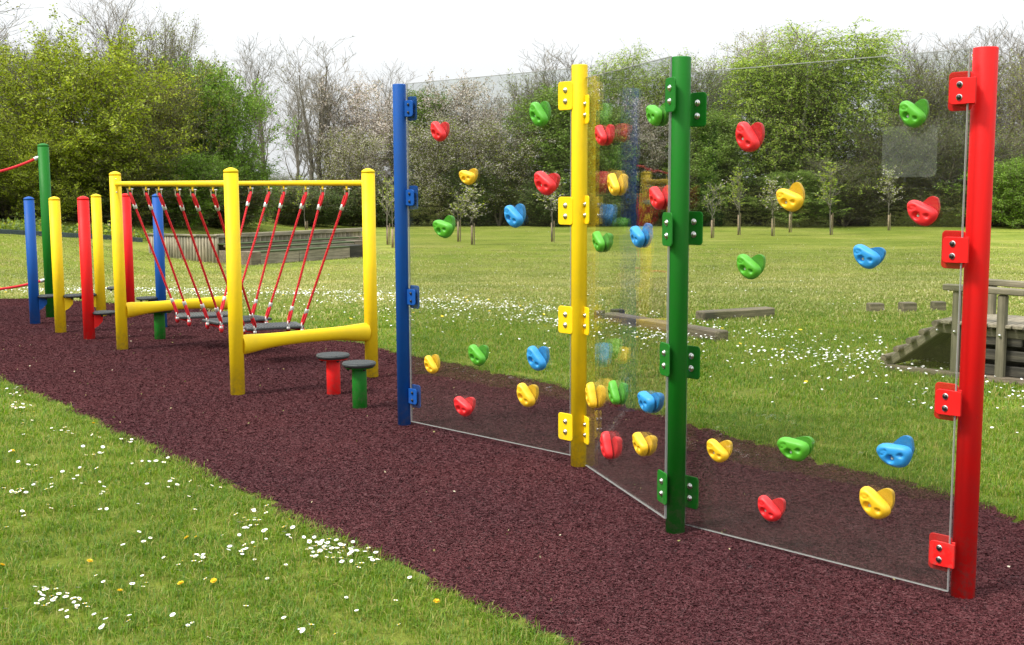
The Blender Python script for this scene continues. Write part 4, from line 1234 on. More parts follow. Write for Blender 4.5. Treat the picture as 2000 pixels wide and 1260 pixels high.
for (k, px, py, sc, rot, rrot, c) in HOLDS:
    p = panels[k]
    sc *= (1.16, 0.98, 1.04)[k]
    q = on_panel(k, px, py, 0.02)
    s = (q - p['a']) @ p['d']
    for side, me in ((1, HM[c][0]), (-1, HM[c][1])):
        right = p['d'] if p['d'] @ cam_right > 0 else -p['d']
        ctr = p['a'] + p['d'] * s + p['n'] * side * (GT / 2 + 0.0005)
        ctr = ctr - right * (0.006 if side > 0 else (0.024, 0.002, 0.016)[k]) * sc
        ctr[2] = q[2]
        o = link('climbing_hold', me, wallt)
        a = R(rot if side > 0 else rrot)
        m = Matrix(((right[0], p['n'][0], 0, ctr[0] - WORG[0]), (right[1], p['n'][1], 0, ctr[1] - WORG[1]), (0, 0, 1, ctr[2] - WORG[2]), (0, 0, 0, 1)))
        o.matrix_local = m @ Matrix.Rotation(-a, 4, 'Y') @ Matrix.Diagonal((sc, sc, sc, 1))
        o['label'] = c + (' climbing hold' if side > 0 else ' climbing hold behind the glass')
        if side > 0:
            for (x0, y0, dp, ss) in ((-0.40, -0.14, 0.0065, 1.0), (0.26, -0.32, 0.010, 0.6)):
                b = link('bolt', HBOLT, o)
                b.location = (x0 * 0.053, dp, y0 * 0.053); b.scale = (ss, 1, ss)
    mb = MB()                                      # pale rubber washer plate behind the glass
    cpad = p['a'] + p['d'] * s - p['n'] * (GT / 2 + 0.0022); cpad[2] = q[2] - 0.012 * sc
    # only shows as a pale rim under some holds

# the pale sticker near the top of the right panel
sm, nt, N, L, b = nodes_of('faded_sticker_film')
tc = N.new('ShaderNodeTexCoord')
n1 = noise(N, L, tc.outputs['Object'], 24, 4, 0.7)
rr = N.new('ShaderNodeMapRange'); rr.inputs[3].default_value, rr.inputs[4].default_value = 0.02, 0.10
L.new(n1.outputs[0], rr.inputs[0]); L.new(rr.outputs[0], b.inputs['Alpha'])
b.inputs['Base Color'].default_value = (0.62, 0.66, 0.62, 1)
b.inputs['Roughness'].default_value = 0.6
p = panels[2]
q = on_panel(2, 1774, 296)
sq = p['a'] + p['d'] * ((q - p['a']) @ p['d']) - p['n'] * (GT / 2 + 0.001); sq[2] = q[2]
mb = MB(); mb.plate(sq, p['d'], np.array([0, 0, 1.0]), p['n'], 0.215, 0.185, 0.0006, 0.022, ch=0.0001)
mb.build('sticker', sm, panels[2]['o'], WORG)

# ------------------------------------------------------------------ the rope bridge
BORG = np.array([-2.2, 9.3, 0.0])
bridge = empty('rope_bridge', tuple(BORG), 'yellow framed wobbly bridge with red ropes carrying dark grey planks', 'rope bridge')
A, B, C = np.array([-3.349, 10.08]), np.array([-1.8515, 7.8755]), np.array([-1.0304, 8.583])
D = A + (C - B)
HP = 1.525
for xy in (A, B, C, D):
    make_post(bridge, BORG, xy, 0.048, float(zf(*xy)) - 0.25, HP, 'yellow', 'cone')
def v3(xy, z):
    return np.array([xy[0], xy[1], z])
rails = []
for (p0, p1, out) in ((A, B, -1), (D, C, 1)):
    d = (p1 - p0) / np.linalg.norm(p1 - p0)
    mb = MB()
    z = 1.415
    mb.tube([v3(p0, z), v3(p0 + (p1 - p0) * 0.5, z), v3(p1, z)], 0.021, 16)
    rails.append(mb.build('handrail', PAINT['yellow'], bridge, BORG))
for (p0, p1) in ((A, D), (B, C)):
    d = (p1 - p0) / np.linalg.norm(p1 - p0)
    L_ = np.linalg.norm(p1 - p0)
    mb = MB()
    ss = np.array([0.0, 0.05, 0.10, 0.18, 0.30, 0.5, 0.70, 0.82, 0.90, 0.95, 1.0])
    fl = np.array([0.068, 0.066, 0.061, 0.053, 0.047, 0.045, 0.047, 0.053, 0.061, 0.066, 0.068])   # pressed flat and deep at both ends
    z = 0.335 + 0.016 * (1 - (2 * ss - 1) ** 2)
    mb.tube([v3(p0 + (p1 - p0) * (0.035 + 0.93 * t) / 1.0, zz) for t, zz in zip(ss, z)], fl, 20, flat=0.8)
    mb.build('end_beam', PAINT['yellow'], bridge, BORG)
# name plate and screws on the near left post
for dz in (1.455, 1.345):
    bolt(bridge, BORG, v3(A, dz) + np.array([0.020, -0.044, 0]), (0.41, -0.91, 0), 0.006, STEEL, 'screw', False)

top_l = [253, 285, 310, 346, 376, 416]
top_r = [489, 525, 554, 597, 630, 677]
ring_l = [(346, 614), (369, 620), (405, 625), (432, 632), (475, 638), (498, 641)]
ring_r = [(432, 611), (455, 616), (493, 618), (520, 624), (563, 633), (590, 637)]
RZ = 0.322
def hit_line(px, p0, p1):
    """where the upright plane through a picture column meets a level line in the ground plan"""
    d = ray(px, 360)[:2]
    n = np.array([d[1], -d[0]])
    t = -(p0 @ n) / ((p1 - p0) @ n)
    return p0 + (p1 - p0) * t
def small_ring(mb, c, axis, rmaj, rmin, mi=0, n=12):
    axis = np.asarray(axis, float) / np.linalg.norm(axis)
    u = np.cross(axis, (0, 0, 1.0)); u /= np.linalg.norm(u); w = np.cross(axis, u)
    pts = [c + rmaj * (math.cos(t) * u + math.sin(t) * w) for t in np.linspace(0, 2 * math.pi, n + 1)]
    mb.tube(pts, rmin, 6, mi, caps=False)

ROPE_SPIN = 0
for tops, rings, (p0, p1), rail in ((top_l, ring_l, (A, B), rails[0]), (top_r, ring_r, (D, C), rails[1])):
    dd = (p1 - p0) / np.linalg.norm(p1 - p0)
    rd = np.array([dd[0], dd[1], 0])
    for px, rp in zip(tops, rings):
        tp = v3(hit_line(px, p0, p1), 1.415)
        bt = at_z(rp[0], rp[1], RZ)
        # welded lug under the handrail
        mb = MB()
        mb.box(tp + np.array([0, 0, -0.032]), (0.020, 0.010, 0.044), axes(rd), bev=0.003)
        mb.build('lug', PAINT['yellow'], rail, BORG)
        top = tp + np.array([0, 0, -0.078])
        bot = bt + np.array([0, 0, 0.012])
        dirn = (bot - top); ln = np.linalg.norm(dirn); dirn /= ln
        # three laid strands twisted together, spliced back into an eye at both ends
        mb = MB()
        n = 64
        u = np.cross(dirn, (0.3, 0.8, 0.5)); u /= np.linalg.norm(u); w = np.cross(dirn, u)
        s0, s1 = 0.10, ln - 0.10
        for st in range(3):
            th = np.linspace(0, 2 * math.pi * (s1 - s0) / 0.075, n) + st * 2.094
            pts = top + np.outer(np.linspace(s0, s1, n), dirn) + 0.0048 * (np.outer(np.cos(th), u) + np.outer(np.sin(th), w))
            mb.tube(pts, 0.0056, 5, caps=False)
        for e, sg in ((top, 1), (bot, -1)):
            eye = []
            hd = dirn * sg
            side = rd - hd * (rd @ hd); side /= np.linalg.norm(side)
            for t in np.linspace(-1, 1, 15):
                ang = t * math.pi * 0.92
                eye.append(e + hd * (0.052 - 0.055 * math.cos(ang)) * (1.0) + side * 0.017 * math.sin(ang) * (1 if abs(ang) < 1.6 else 1.0))
            mb.tube(eye, 0.0095, 8)
        rope = mb.build('rope', ROPEM, bridge, BORG)
        for e, sg in ((top, 1), (bot, -1)):
            mb = MB()
            fc = e + dirn * sg * 0.112
            mb.tube([fc - dirn * 0.021, fc - dirn * 0.018, fc + dirn * 0.018, fc + dirn * 0.021], [0.0130, 0.0155, 0.0155, 0.0130], 12)
            mb.build('ferrule', ALU, rope, BORG)
        mb = MB()                                  # shackle with its pin
        sd = np.array([-dd[1], dd[0], 0])
        U = [tp + np.array([0, 0, -0.042]) + sd * 0.017]
        for t in np.linspace(0, math.pi, 9):
            U.append(tp + np.array([0, 0, -0.078 - 0.017 * math.sin(t)]) + sd * 0.017 * math.cos(t))
        U.append(tp + np.array([0, 0, -0.042]) - sd * 0.017)
        mb.tube(U, 0.0042, 7)
        mb.tube([tp + np.array([0, 0, -0.044]) - sd * 0.027, tp + np.array([0, 0, -0.044]) + sd * 0.027], 0.0055, 8)
        mb.tube([tp + np.array([0, 0, -0.044]) - sd * 0.027, tp + np.array([0, 0, -0.044]) - sd * 0.019], 0.009, 8)
        mb.build('shackle', STEEL, rope, BORG)
        mb = MB()                                  # white eye nut on the plank
        small_ring(mb, bt + np.array([0, 0, 0.004]), (dd[0] * 0.4 + 0.6 * sd[0], dd[1] * 0.4 + 0.6 * sd[1], 0), 0.020, 0.0058, 0, 14)
        mb.lathe([(0.014, -0.040), (0.012, -0.022)], bt, 10)
        mb.build('eye_nut', WHITEP, rope, BORG)
for k in range(3):
    l0, l1 = at_z(*ring_l[2 * k], RZ - 0.04), at_z(*ring_l[2 * k + 1], RZ - 0.04)
    r0, r1 = at_z(*ring_r[2 * k], RZ - 0.04), at_z(*ring_r[2 * k + 1], RZ - 0.04)
    c = (l0 + l1 + r0 + r1) / 4
    d = ((r0 + r1) - (l0 + l1)) / 2; ln = np.linalg.norm(d)
    ax = axes(d)
    mb = MB()
    mb.box(c, (ln + 0.085, 0.30, 0.022), ax, bev=0.005)
    pl = mb.build('plank', DECKP, bridge, BORG)
    mb = MB()
    dg = ax[0] * 0.45 + ax[1] * 0.89
    for s in np.arange(-ln / 2, ln / 2 + 0.001, 0.024):
        mb.box(c + ax[0] * s + ax[2] * 0.0125, (0.27, 0.010, 0.004), np.array([ax[1], ax[0], ax[2]]), bev=0.0015)
    mb.build('ridges', DECKP, pl, BORG)
    mb = MB()
    for e in (l0, l1, r0, r1):
        mb.lathe([(0.010, -0.075), (0.018, -0.055), (0.018, -0.014), (0.012, -0.012)], e, 10, 0)
    mb.tube([l0 + [0, 0, -0.03], l1 + [0, 0, -0.03]], 0.011, 8)
    mb.tube([r0 + [0, 0, -0.03], r1 + [0, 0, -0.03]], 0.011, 8)
    mb.build('rope_ties', ROPEM, pl, BORG)

# ------------------------------------------------------------------ stepping posts with side discs
def stepping_post(px, base, top, rad, col, disc_px, disc_y, label, step=True, disc_w=34, drop=None):
    g = G(px, base)
    zt = ztop(g, px - (base - top) * 0.042 * (1 if px < 1000 else -1), top)
    t = empty('stepping_post', tuple(g), label, 'stepping post', 'coloured stepping posts at the end of the path')
    make_post(t, g, g[:2], rad, g[2] - 0.2, zt, col, 'cone')
    if disc_px:
        dist = math.hypot(g[0], g[1])
        dv = ray(disc_px, disc_y)
        tt = dist / math.hypot(dv[0], dv[1])
        c = dv * tt + np.array([0, 0, EYE])
        off = c[:2] - g[:2]
        off = off / np.linalg.norm(off)
        ctr = np.array([g[0] + off[0] * (rad + 0.085), g[1] + off[1] * (rad + 0.085), c[2] + 0.006])
        disc = ridged_disc('step', ctr, 0.105, 0.022, t, g)
        a3 = np.array([off[0], off[1], 0]); sd = np.array([-off[1], off[0], 0])
        mb = MB()                                  # gusset plate under the disc
        prof = [(rad - 0.006, -0.024), (rad + 0.075, -0.024), (rad + 0.070, -0.085), (rad + 0.035, -0.125), (rad - 0.006, -0.150)]
        v = [np.array([g[0], g[1], ctr[2]]) + a3 * x + np.array([0, 0, z]) + sd * s * 0.028 for s in (-1, 1) for x, z in prof]
        f = [(4, 3, 2, 1, 0), (5, 6, 7, 8, 9)] + [(i, (i + 1) % 5, 5 + (i + 1) % 5, 5 + i) for i in range(5)]
        mb.add(v, f)
        mb.build('step_bracket', PAINT[col], t, g)
        mb = MB()
        for sx, sy in ((0.055, 0.05), (0.055, -0.05), (-0.02, 0.06), (-0.02, -0.06)):
            mb.lathe([(0.004, -0.042), (0.010, -0.036), (0.011, -0.024)], ctr + a3 * sx + sd * sy, 8)
        mb.build('bolts', BLACK, disc, g)
    return t

stepping_post(69, 634, 383, 0.050, 'blue', 92, 578, 'blue stepping post, leftmost of the row, its grey step facing right')
stepping_post(119, 651, 383, 0.051, 'yellow', 144, 577, 'yellow stepping post between the tall green post and the front red post')
stepping_post(175, 664, 382, 0.051, 'red', 202, 610, 'red stepping post nearest the viewer, step low on its right')
stepping_post(198, 619, 378, 0.052, 'yellow', 178, 575, 'yellow stepping post just right of the front red post, step on its left')
stepping_post(254, 604, 377, 0.058, 'red', 232, 562, 'red stepping post half hidden behind the left frame post of the bridge')
stepping_post(317, 641, 377, 0.049, 'blue', 293, 582, 'blue stepping post seen through the left ropes of the bridge')

def stool(px, base, top, dw, rad, col, label):
    g = G(px, base)
    zt = ztop(g, px, top)
    t = empty('stepping_stool', tuple(g), label, 'stepping stool', 'mushroom stools on the rubber path')
    make_post(t, g, g[:2], rad, g[2] - 0.15, zt - 0.03, col, 'flat')
    rd = dw / 2 / FPX * math.hypot(g[0], g[1])
    mb = MB(); mb.lathe([(rad * 0.9, -0.034), (rd * 0.86, -0.032), (rd * 0.86, -0.024)], (g[0], g[1], zt), 28)
    mb.build('flange', PAINT[col], t, g)
    disc = ridged_disc('disc', (g[0], g[1], zt), rd, 0.024, t, g)
    mb = MB()
    for k in range(4):
        a = k * math.pi / 2 + 0.55
        mb.lathe([(0.005, -0.046), (0.011, -0.040), (0.012, -0.030)], (g[0] + rd * 0.72 * math.cos(a), g[1] + rd * 0.72 * math.sin(a), zt), 8)
    mb.build('bolts', BLACK, disc, g)
stool(652, 772, 692, 65, 0.046, 'red', 'short red stool with a ridged dark grey disc, left of two')
stool(703, 799, 708, 66, 0.046, 'green', 'short green stool with a ridged dark grey disc, right of two by the blue post')
stool(313, 664, 603, 52, 0.049, 'green', 'short green stool behind the left end beam of the bridge')

# tall green post with its two slack red ropes
g = G(101, 621)
t = empty('rope_post', tuple(g), 'tall green post at the left holding two slack red ropes', 'rope post')
zt = ztop(g, 88, 279)
make_post(t, g, g[:2], 0.056, g[2] - 0.2, zt, 'green', 'cone')
for (py0, px1, py1, sagz) in ((309, -160, 338, 0.10), (548, -160, 562, 0.07)):
    za = ztop(g, 84, py0)
    a = np.array([g[0] - 0.066, g[1] - 0.02, za])
    dv = ray(px1, py1); b = dv * (13.3 / np.linalg.norm(dv[:2])) + np.array([0, 0, EYE])
    pts = [a + (b - a) * s + np.array([0, 0, -sagz * 4 * s * (1 - s)]) for s in np.linspace(0, 1, 24)]
    mb = MB(); mb.tube(pts, 0.014, 10)
    rp = mb.build('rope', ROPEM, t, g)
    mb = MB(); mb.tube([pts[0] + np.array([0.03, 0, 0.012]), pts[0], pts[1] * 0.55 + pts[0] * 0.45], [0.014, 0.021, 0.021], 10)
    mb.build('ferrule', ALU, rp, g)

# ------------------------------------------------------------------ timber seating terrace
P0, P1 = G(428, 514), G(292, 494)
hgt = ztop(P0, 424, 459) - P0[2]
P2d = ray(706, 446); zc = P0[2] + hgt
P2 = P2d * ((zc - EYE) / P2d[2]) + np.array([0, 0, EYE])
TORG = (P0 + P1) / 2; TORG[2] = P0[2]
terr = empty('seating_terrace', tuple(TORG), 'weathered timber seating terrace with a log wall and three stepped benches', 'seating')
zb = P0[2]
def bend(P, Q, t, amt):
    q = P + (Q - P) * t
    n = np.array([-(Q - P)[1], (Q - P)[0], 0]); n /= np.linalg.norm(n)
    return q + n * amt * 4 * t * (1 - t)
NL = 25
logr = np.linalg.norm((P1 - P0)[:2]) / NL / 2 * 1.03
for k in range(NL):
    q = bend(P0, P1, (k + 0.5) / NL, 0.12)
    r = logr * RNG.uniform(0.92, 1.05)
    hh = hgt - 0.04 + RNG.uniform(-0.015, 0.0)
    mb = MB()
    mb.lathe([(r, -0.3), (r * RNG.uniform(0.96, 1.03), hh * 0.5), (r * 0.98, hh)], (q[0], q[1], zb), 10)
    mb.build('log', WOODV, terr, TORG)
def board(name, a, b, th, ht, z, mat, parent=terr, origin=TORG, off=0.0, bev=0.006):
    """a level board from a to b (plan), th thick, ht high, centre height z"""
    a, b = np.array([a[0], a[1], z]), np.array([b[0], b[1], z])
    ax = axes(b - a)
    mb = MB(); mb.box((a + b) / 2 + ax[1] * off, (np.linalg.norm(b - a), th, ht), np.eye(3), bev=bev)
    # turned by the object so that the grain follows the board
    o = mb.build(name, mat, None, (a + b) / 2 + ax[1] * off)
    o.parent = parent
    o.location = (a + b) / 2 + ax[1] * off - np.asarray(origin)
    o.rotation_euler[2] = math.atan2(ax[0][1], ax[0][0])
    return o
for k in range(4):
    a, b = bend(P0, P1, k / 4, 0.12), bend(P0, P1, (k + 1) / 4 - 0.004, 0.12)
    board('cap_board', a, b, 0.16, 0.04, zb + hgt - 0.015, WOODH)
# the back wall and its boards: it starts at the near corner and runs away to the right
NB = 34
W0 = P0 + (P1 - P0) * 0.06
dB = (P2 - W0); dB[2] = 0; LB = np.linalg.norm(dB); dB /= LB
inn = np.array([dB[1], -dB[0], 0])                # into the seating
if inn @ (np.array([0, 0, 0]) - W0) < 0: inn = -inn
for k in range(NB):
    a = W0 + dB * LB * (k / NB); b = W0 + dB * LB * ((k + 1) / NB) - dB * 0.010
    board('back_board', a, b, 0.035, hgt - 0.05 - RNG.uniform(0, 0.012), zb + (hgt - 0.05) / 2, WOODV, off=RNG.uniform(-0.006, 0.006))
for k in range(2):
    a = W0 + dB * LB * (k / 2); b = W0 + dB * LB * ((k + 1) / 2) - dB * 0.014
    board('cap_beam', a + inn * 0.05, b + inn * 0.05, 0.12, 0.10, zb + hgt - 0.035, WOODH)
zs, offs = [hgt - 0.215, hgt - 0.305, hgt - 0.395], [0.42, 0.84, 1.26]
lows = [zs[1], zs[2], -0.25]
for k in range(3):
    zt, of = zs[k], offs[k]
    shift = -0.02 - 0.10 * k
    a = W0 + inn * of + dB * (0.0 + 0.30 * (k == 2)); b = np.append(hit_line([697, 688, 679][k], (W0 + inn * of)[:2], (W0 + inn * of + dB * LB)[:2]), W0[2])
    m_ = a * 0.56 + b * 0.44
    hh = zt - lows[k]
    board('riser', a, m_ - dB * 0.012, 0.08, hh - 0.034, zb + lows[k] + hh / 2 - 0.017, TIMB if k < 2 else WOODH)
    board('riser', m_, b, 0.08, hh - 0.034, zb + lows[k] + hh / 2 - 0.017, WOODH)
    c = (a + b) / 2 - inn * 0.17; c[2] = zb + zt - 0.016
    mb = MB(); mb.box(c, (np.linalg.norm(b - a), 0.44, 0.034), axes(dB), bev=0.008)
    mb.build('tread', TURFM, terr, TORG)
    e = b + dB * 0.012
    e2 = np.append(hit_line(708, (W0 + inn * of)[:2], (W0 + inn * of + dB * LB)[:2]), W0[2])
    board('cheek_block', e, e2, 0.40, zt - lows[k] + 0.02, zb + (zt + lows[k]) / 2, WOODD if k == 2 else TIMB, off=0.16 if np.cross((0, 0, 1.0), dB) @ inn < 0 else -0.16)
board('corner_block', P0 + inn * 0.30, P0 + inn * 0.30 + dB * 0.30, 1.3, hgt - 0.27, zb + (hgt - 0.27) / 2 - 0.12, TIMB, off=-0.35 if np.cross((0, 0, 1.0), dB) @ inn < 0 else 0.35)

# ------------------------------------------------------------------ loose timbers and stumps on the lawn
def timber(pa, pb, th, ht, label):
    a, b = G(*pa), G(*pb)
    o = board('timber_beam', a, b, th, ht, 0, TIMB, None, (0, 0, 0), 0, 0.012)
    zz = (a[2] + b[2]) / 2
    o.location = ((a + b) / 2)[0], ((a + b) / 2)[1], zz + ht / 2 - 0.03
    o.rotation_euler[1] = -math.atan2(b[2] - a[2], np.linalg.norm((b - a)[:2]))
    return o
tag(timber((1366, 627), (1505, 618), 0.16, 0.13, ''), 'long low square timber lying on the lawn right of the green post', 'timber beam', 'square timbers on the lawn')
tag(timber((1190, 628), (1412, 667), 0.14, 0.125, ''), 'square timber running behind the green post, its cut end facing right', 'timber beam', 'square timbers on the lawn')
def stump(px, base, top, w, label):
    g = G(px, base)
    d = math.hypot(g[0], g[1])
    r = w / FPX * d / 2
    h = ztop(g, px, top) - g[2]
    mb = MB(); mb.box(g + np.array([0, 0, h / 2 - 0.05]), (2 * r, 2 * r * 0.9, h + 0.1), axes((1, RNG.uniform(-0.2, 0.2), 0)), bev=r * 0.10)
    o = mb.build('stump', WOODD if px < 1300 else TIMB, None, g)
    tag(o, label, 'stump', 'wooden stumps on the lawn')
stump(1709, 610, 592, 27, 'wooden stump, left of the three in a row beyond the right panel')
stump(1772, 610, 590.5, 27, 'wooden stump, middle of the three in a row beyond the right panel')
stump(1832, 608, 589, 23, 'wooden stump, right of the three in a row beyond the right panel')
stump(1171, 626, 607, 20, 'dark stump just right of the yellow wall post, seen through glass')
stump(1206, 626, 604, 24, 'dark stump in the middle of the middle panel, seen through glass')

# ------------------------------------------------------------------ small wooden bridge at the right
gl, gr = G(1864, 737), G(1952, 747)
WO = gl.copy()
ax0 = (gr - gl); ax0[2] = 0; WL = np.linalg.norm(ax0); ax0 /= WL
ay0 = np.array([-ax0[1], ax0[0], 0])
if ay0[1] < 0: ay0 = -ay0
def WB(x, y, z):
    return WO + ax0 * x + ay0 * y + np.array([0, 0, z])
deckz = ztop(gr, 1957, 641) - WO[2]
railz = ztop(gr, 1957, 573) - WO[2]
wb = empty('wooden_bridge', tuple(WO), 'small weathered wooden bridge with a log rung ramp at the right edge', 'wooden bridge')
AXW = np.array([ax0, ay0, [0, 0, 1.0]])
BW = 0.62
def wpart(name, p, q, w, h, mat, roll=None, bev=0.006):
    """bar from p to q in bridge coordinates"""
    a, b = WB(*p), WB(*q)
    d = b - a; ln = np.linalg.norm(d); d /= ln
    up = np.array([0, 0, 1.0]) if abs(d[2]) < 0.9 else -ax0
    s = np.cross(up, d); s /= np.linalg.norm(s)
    m = Matrix(np.column_stack([d, s, np.cross(d, s)]).tolist()).to_4x4()
    mb = MB(); mb.box((0, 0, 0), (ln, w, h), bev=bev)
    o = mb.build(name, mat, None)
    o.parent = wb
    o.matrix_local = Matrix.Translation(((a + b) / 2 - WO).tolist()) @ m
    return o
RISE, RUN = deckz, WL * 1.72
for y in (0.0, BW):
    wpart('upright', (0, y, -0.15), (0, y, railz), 0.05, 0.055, WOODP)
    wpart('upright', (WL, y, -0.15), (WL, y, railz - 0.012), 0.055, 0.06, WOODP)
    wpart('handrail', (-0.10, y, railz + 0.022), (WL + 0.16, y, railz + 0.012), 0.085, 0.044, WOODP)
    wpart('stringer', (-0.14, y + (0.06 if y == 0 else -0.06), deckz - 0.045), (WL + 0.20, y + (0.06 if y == 0 else -0.06), deckz - 0.045), 0.04, 0.062, WOODP)
    wpart('ramp_stringer', (-RUN, y + (0.062 if y == 0 else -0.062), 0.03), (-0.13, y + (0.062 if y == 0 else -0.062), deckz - 0.035), 0.04, 0.062, WOODP)
    wpart('ramp_stringer', (WL + 0.16, y + (0.062 if y == 0 else -0.062), deckz - 0.035), (WL + RUN + 0.05, y + (0.062 if y == 0 else -0.062), 0.03), 0.04, 0.062, WOODP)
    wpart('ground_beam', (-RUN * 0.93, y, 0.012), (WL + RUN, y, 0.012), 0.06, 0.06, TIMB)
nb = 7
for k in range(nb):
    x = -0.12 + (WL + 0.28) * (k + 0.5) / nb
    wpart('deck_plank', (x, -0.02, deckz + 0.012), (x, BW + 0.02, deckz + 0.012), (WL + 0.28) / nb - 0.008, 0.028, WOODH)
slope = (deckz - 0.065) / (RUN - 0.13)
for k in range(5):
    f = 0.06 + 0.9 * k / 4
    x, z = -RUN + (RUN - 0.13) * f, 0.03 + (deckz - 0.065) * f + 0.046
    mb = MB()
    a, b = WB(x, -0.04, z), WB(x, BW + 0.04, z)
    mb.tube([a, (a + b) / 2, b], [0.024, 0.026, 0.024], 10)
    mb.build('log_rung', TIMB, wb, WO)
wpart('ramp_board', (-RUN + 0.02, BW / 2, 0.032), (-0.13, BW / 2, deckz - 0.033), BW - 0.17, 0.03, WOODD)
wpart('ramp_board', (WL + 0.16, BW / 2, deckz - 0.033), (WL + RUN, BW / 2, 0.032), BW - 0.17, 0.03, WOODD)
for k in range(4):
    f = 0.15 + 0.8 * k / 3
    x, z = WL + 0.16 + (RUN - 0.13) * f, deckz - 0.035 - (deckz - 0.065) * f + 0.066
    mb = MB(); a, b = WB(x, -0.04, z), WB(x, BW + 0.04, z)
    mb.tube([a, (a + b) / 2, b], [0.024, 0.026, 0.024], 10)
    mb.build('log_rung', TIMB, wb, WO)
for z in (0.075, 0.185, 0.29):
    wpart('side_board', (0.045, 0.06, z), (WL + RUN * (1 - z / deckz) * 0.9, 0.06, z), 0.03, 0.075, WOODD)
    wpart('side_board', (-RUN * (1 - z / deckz) * 0.85, BW - 0.05, z), (WL + RUN * (1 - z / deckz) * 0.85, BW - 0.05, z), 0.03, 0.112, WOODD)
mb = MB()                                          # dark sheet closing the far side under the ramp
tri = [(-RUN * 0.95, 0.02), (-0.02, 0.02), (-0.02, deckz - 0.05), (-0.13, deckz - 0.06)]
v = [WB(x, BW - 0.10 + dy, z) for dy in (-0.009, 0.009) for x, z in tri]
mb.add(v, [(0, 1, 2, 3), (7, 6, 5, 4)] + [(i, i + 4, (i + 1) % 4 + 4, (i + 1) % 4) for i in range(4)])
mb.build('side_panel', WOODD, wb, WO)
for (x, z) in ((0.0, deckz - 0.05), (WL, deckz - 0.05)):
    bolt(wb, WO, WB(x, -0.038, z), -ay0, 0.008, STEEL)
bolt(wb, WO, WB(-0.16, 0.038, deckz - 0.06), -ay0, 0.009, STEEL)

# ------------------------------------------------------------------ raised flower bed at far left
bp = [G(-40, 455), G(85, 461), G(180, 466), G(278, 473)]
BO = bp[1].copy()
bed = empty('flower_bed', tuple(BO), 'flower bed edged with blue grey boards at the foot of the trees', 'flower bed')
for a, b in zip(bp[:-1], bp[1:]):
    mb = MB(); dd = axes(b - a)
    mb.box((a + b) / 2 + np.array([0, 0, 0.04]), (np.linalg.norm(b - a) - 0.01, 0.07, 0.16), dd, bev=0.008)
    mb.build('edging_board', BEDW, bed, BO)
n = 5200
u = RNG.uniform(0, 1, n) * 3
i = np.minimum(u.astype(int), 2); f = (u - i)[:, None]
bpa = np.array(bp)
pos = bpa[i] * (1 - f) + bpa[i + 1] * f
pos[:, 1] += RNG.uniform(0.15, 2.6, n)
pos[:, 2] = zf(pos[:, 0], pos[:, 1]) + np.abs(RNG.normal(0, 0.10, n)) * (0.6 + 0.8 * np.sin(pos[:, 0] * 2.3) ** 2) + 0.02
fl = foliage('bed_flower', [(0.7, 0.45, 0.02), (0.7, 0.68, 0.6), (0.6, 0.15, 0.05)], 0.2)
mi = RNG.choice(3, n, p=[0.62, 0.35, 0.03])
lm = leaf_mesh(RNG, pos - BO, 0.10, 'planting', [LF_MID, LF_OLIVE, fl], mi)
tag(link('planting', lm, bed), kind='stuff')

# ------------------------------------------------------------------ daisies and dandelions
PETAL = simple('daisy_petal', (0.80, 0.80, 0.76), 0.7, 0, 0.05)
YOLK = simple('daisy_centre', (0.75, 0.48, 0.02), 0.7, 0, 0.1)
DAND = simple('dandelion_petal', (0.80, 0.54, 0.012), 0.7, 0, 0.12)
STEMM = simple('flower_stem', (0.08, 0.15, 0.02), 0.8)
def daisy_mesh(seed, rad=0.0125, dand=False):
    rng = np.random.default_rng(seed)
    mb = MB()
    tx, ty = rng.normal(0, 0.28, 2)
    n = np.array([tx, ty, 1.0]); n /= np.linalg.norm(n)
    u = np.cross(n, (0, 1, 0)); u /= np.linalg.norm(u); w = np.cross(n, u)
    hgt = rng.uniform(0.032, 0.048)
    c = np.array([0, 0, hgt])
    mb.tube([(0, 0, -0.01), (tx * 0.004, ty * 0.004, hgt * 0.5), c - n * 0.001], 0.0011, 4, 2, caps=False)
    k = 13 if not dand else 18
    for lay in range(1 if not dand else 3):
        for j in range(k):
            a = (j + 0.5 * lay) * 2 * math.pi / k + rng.normal(0, 0.06)
            d = math.cos(a) * u + math.sin(a) * w; s = -math.sin(a) * u + math.cos(a) * w
            L_ = rad * rng.uniform(0.88, 1.08) * (1 - 0.25 * lay)
            cup = (0.15 if not dand else 0.25 + 0.45 * lay) * L_
            b0, b1 = c + d * rad * 0.2 + n * 0.001 * lay, c + d * L_ + n * cup
            wd = rad * (0.20 if not dand else 0.15)
            mb.add([b0 - s * wd * 0.5, b0 + s * wd * 0.5, c + d * L_ * 0.8 + s * wd + n * cup * 0.8, b1, c + d * L_ * 0.8 - s * wd + n * cup * 0.8], [(0, 1, 2, 3, 4)], 0)
    ax = np.array([u, w, n])
    mb.lathe([(rad * 0.36, 0.0006), (rad * 0.34, rad * 0.16), (rad * 0.16, rad * 0.28), (0.0004, rad * 0.3)], c, 8, 1, ax)
    return mb.mesh('dandelion' if dand else 'daisy', [DAND if dand else PETAL, YOLK if not dand else DAND, STEMM])
DM = [daisy_mesh(60 + k) for k in range(8)]
DD = [daisy_mesh(80 + k, 0.019, True) for k in range(3)]
spots = []
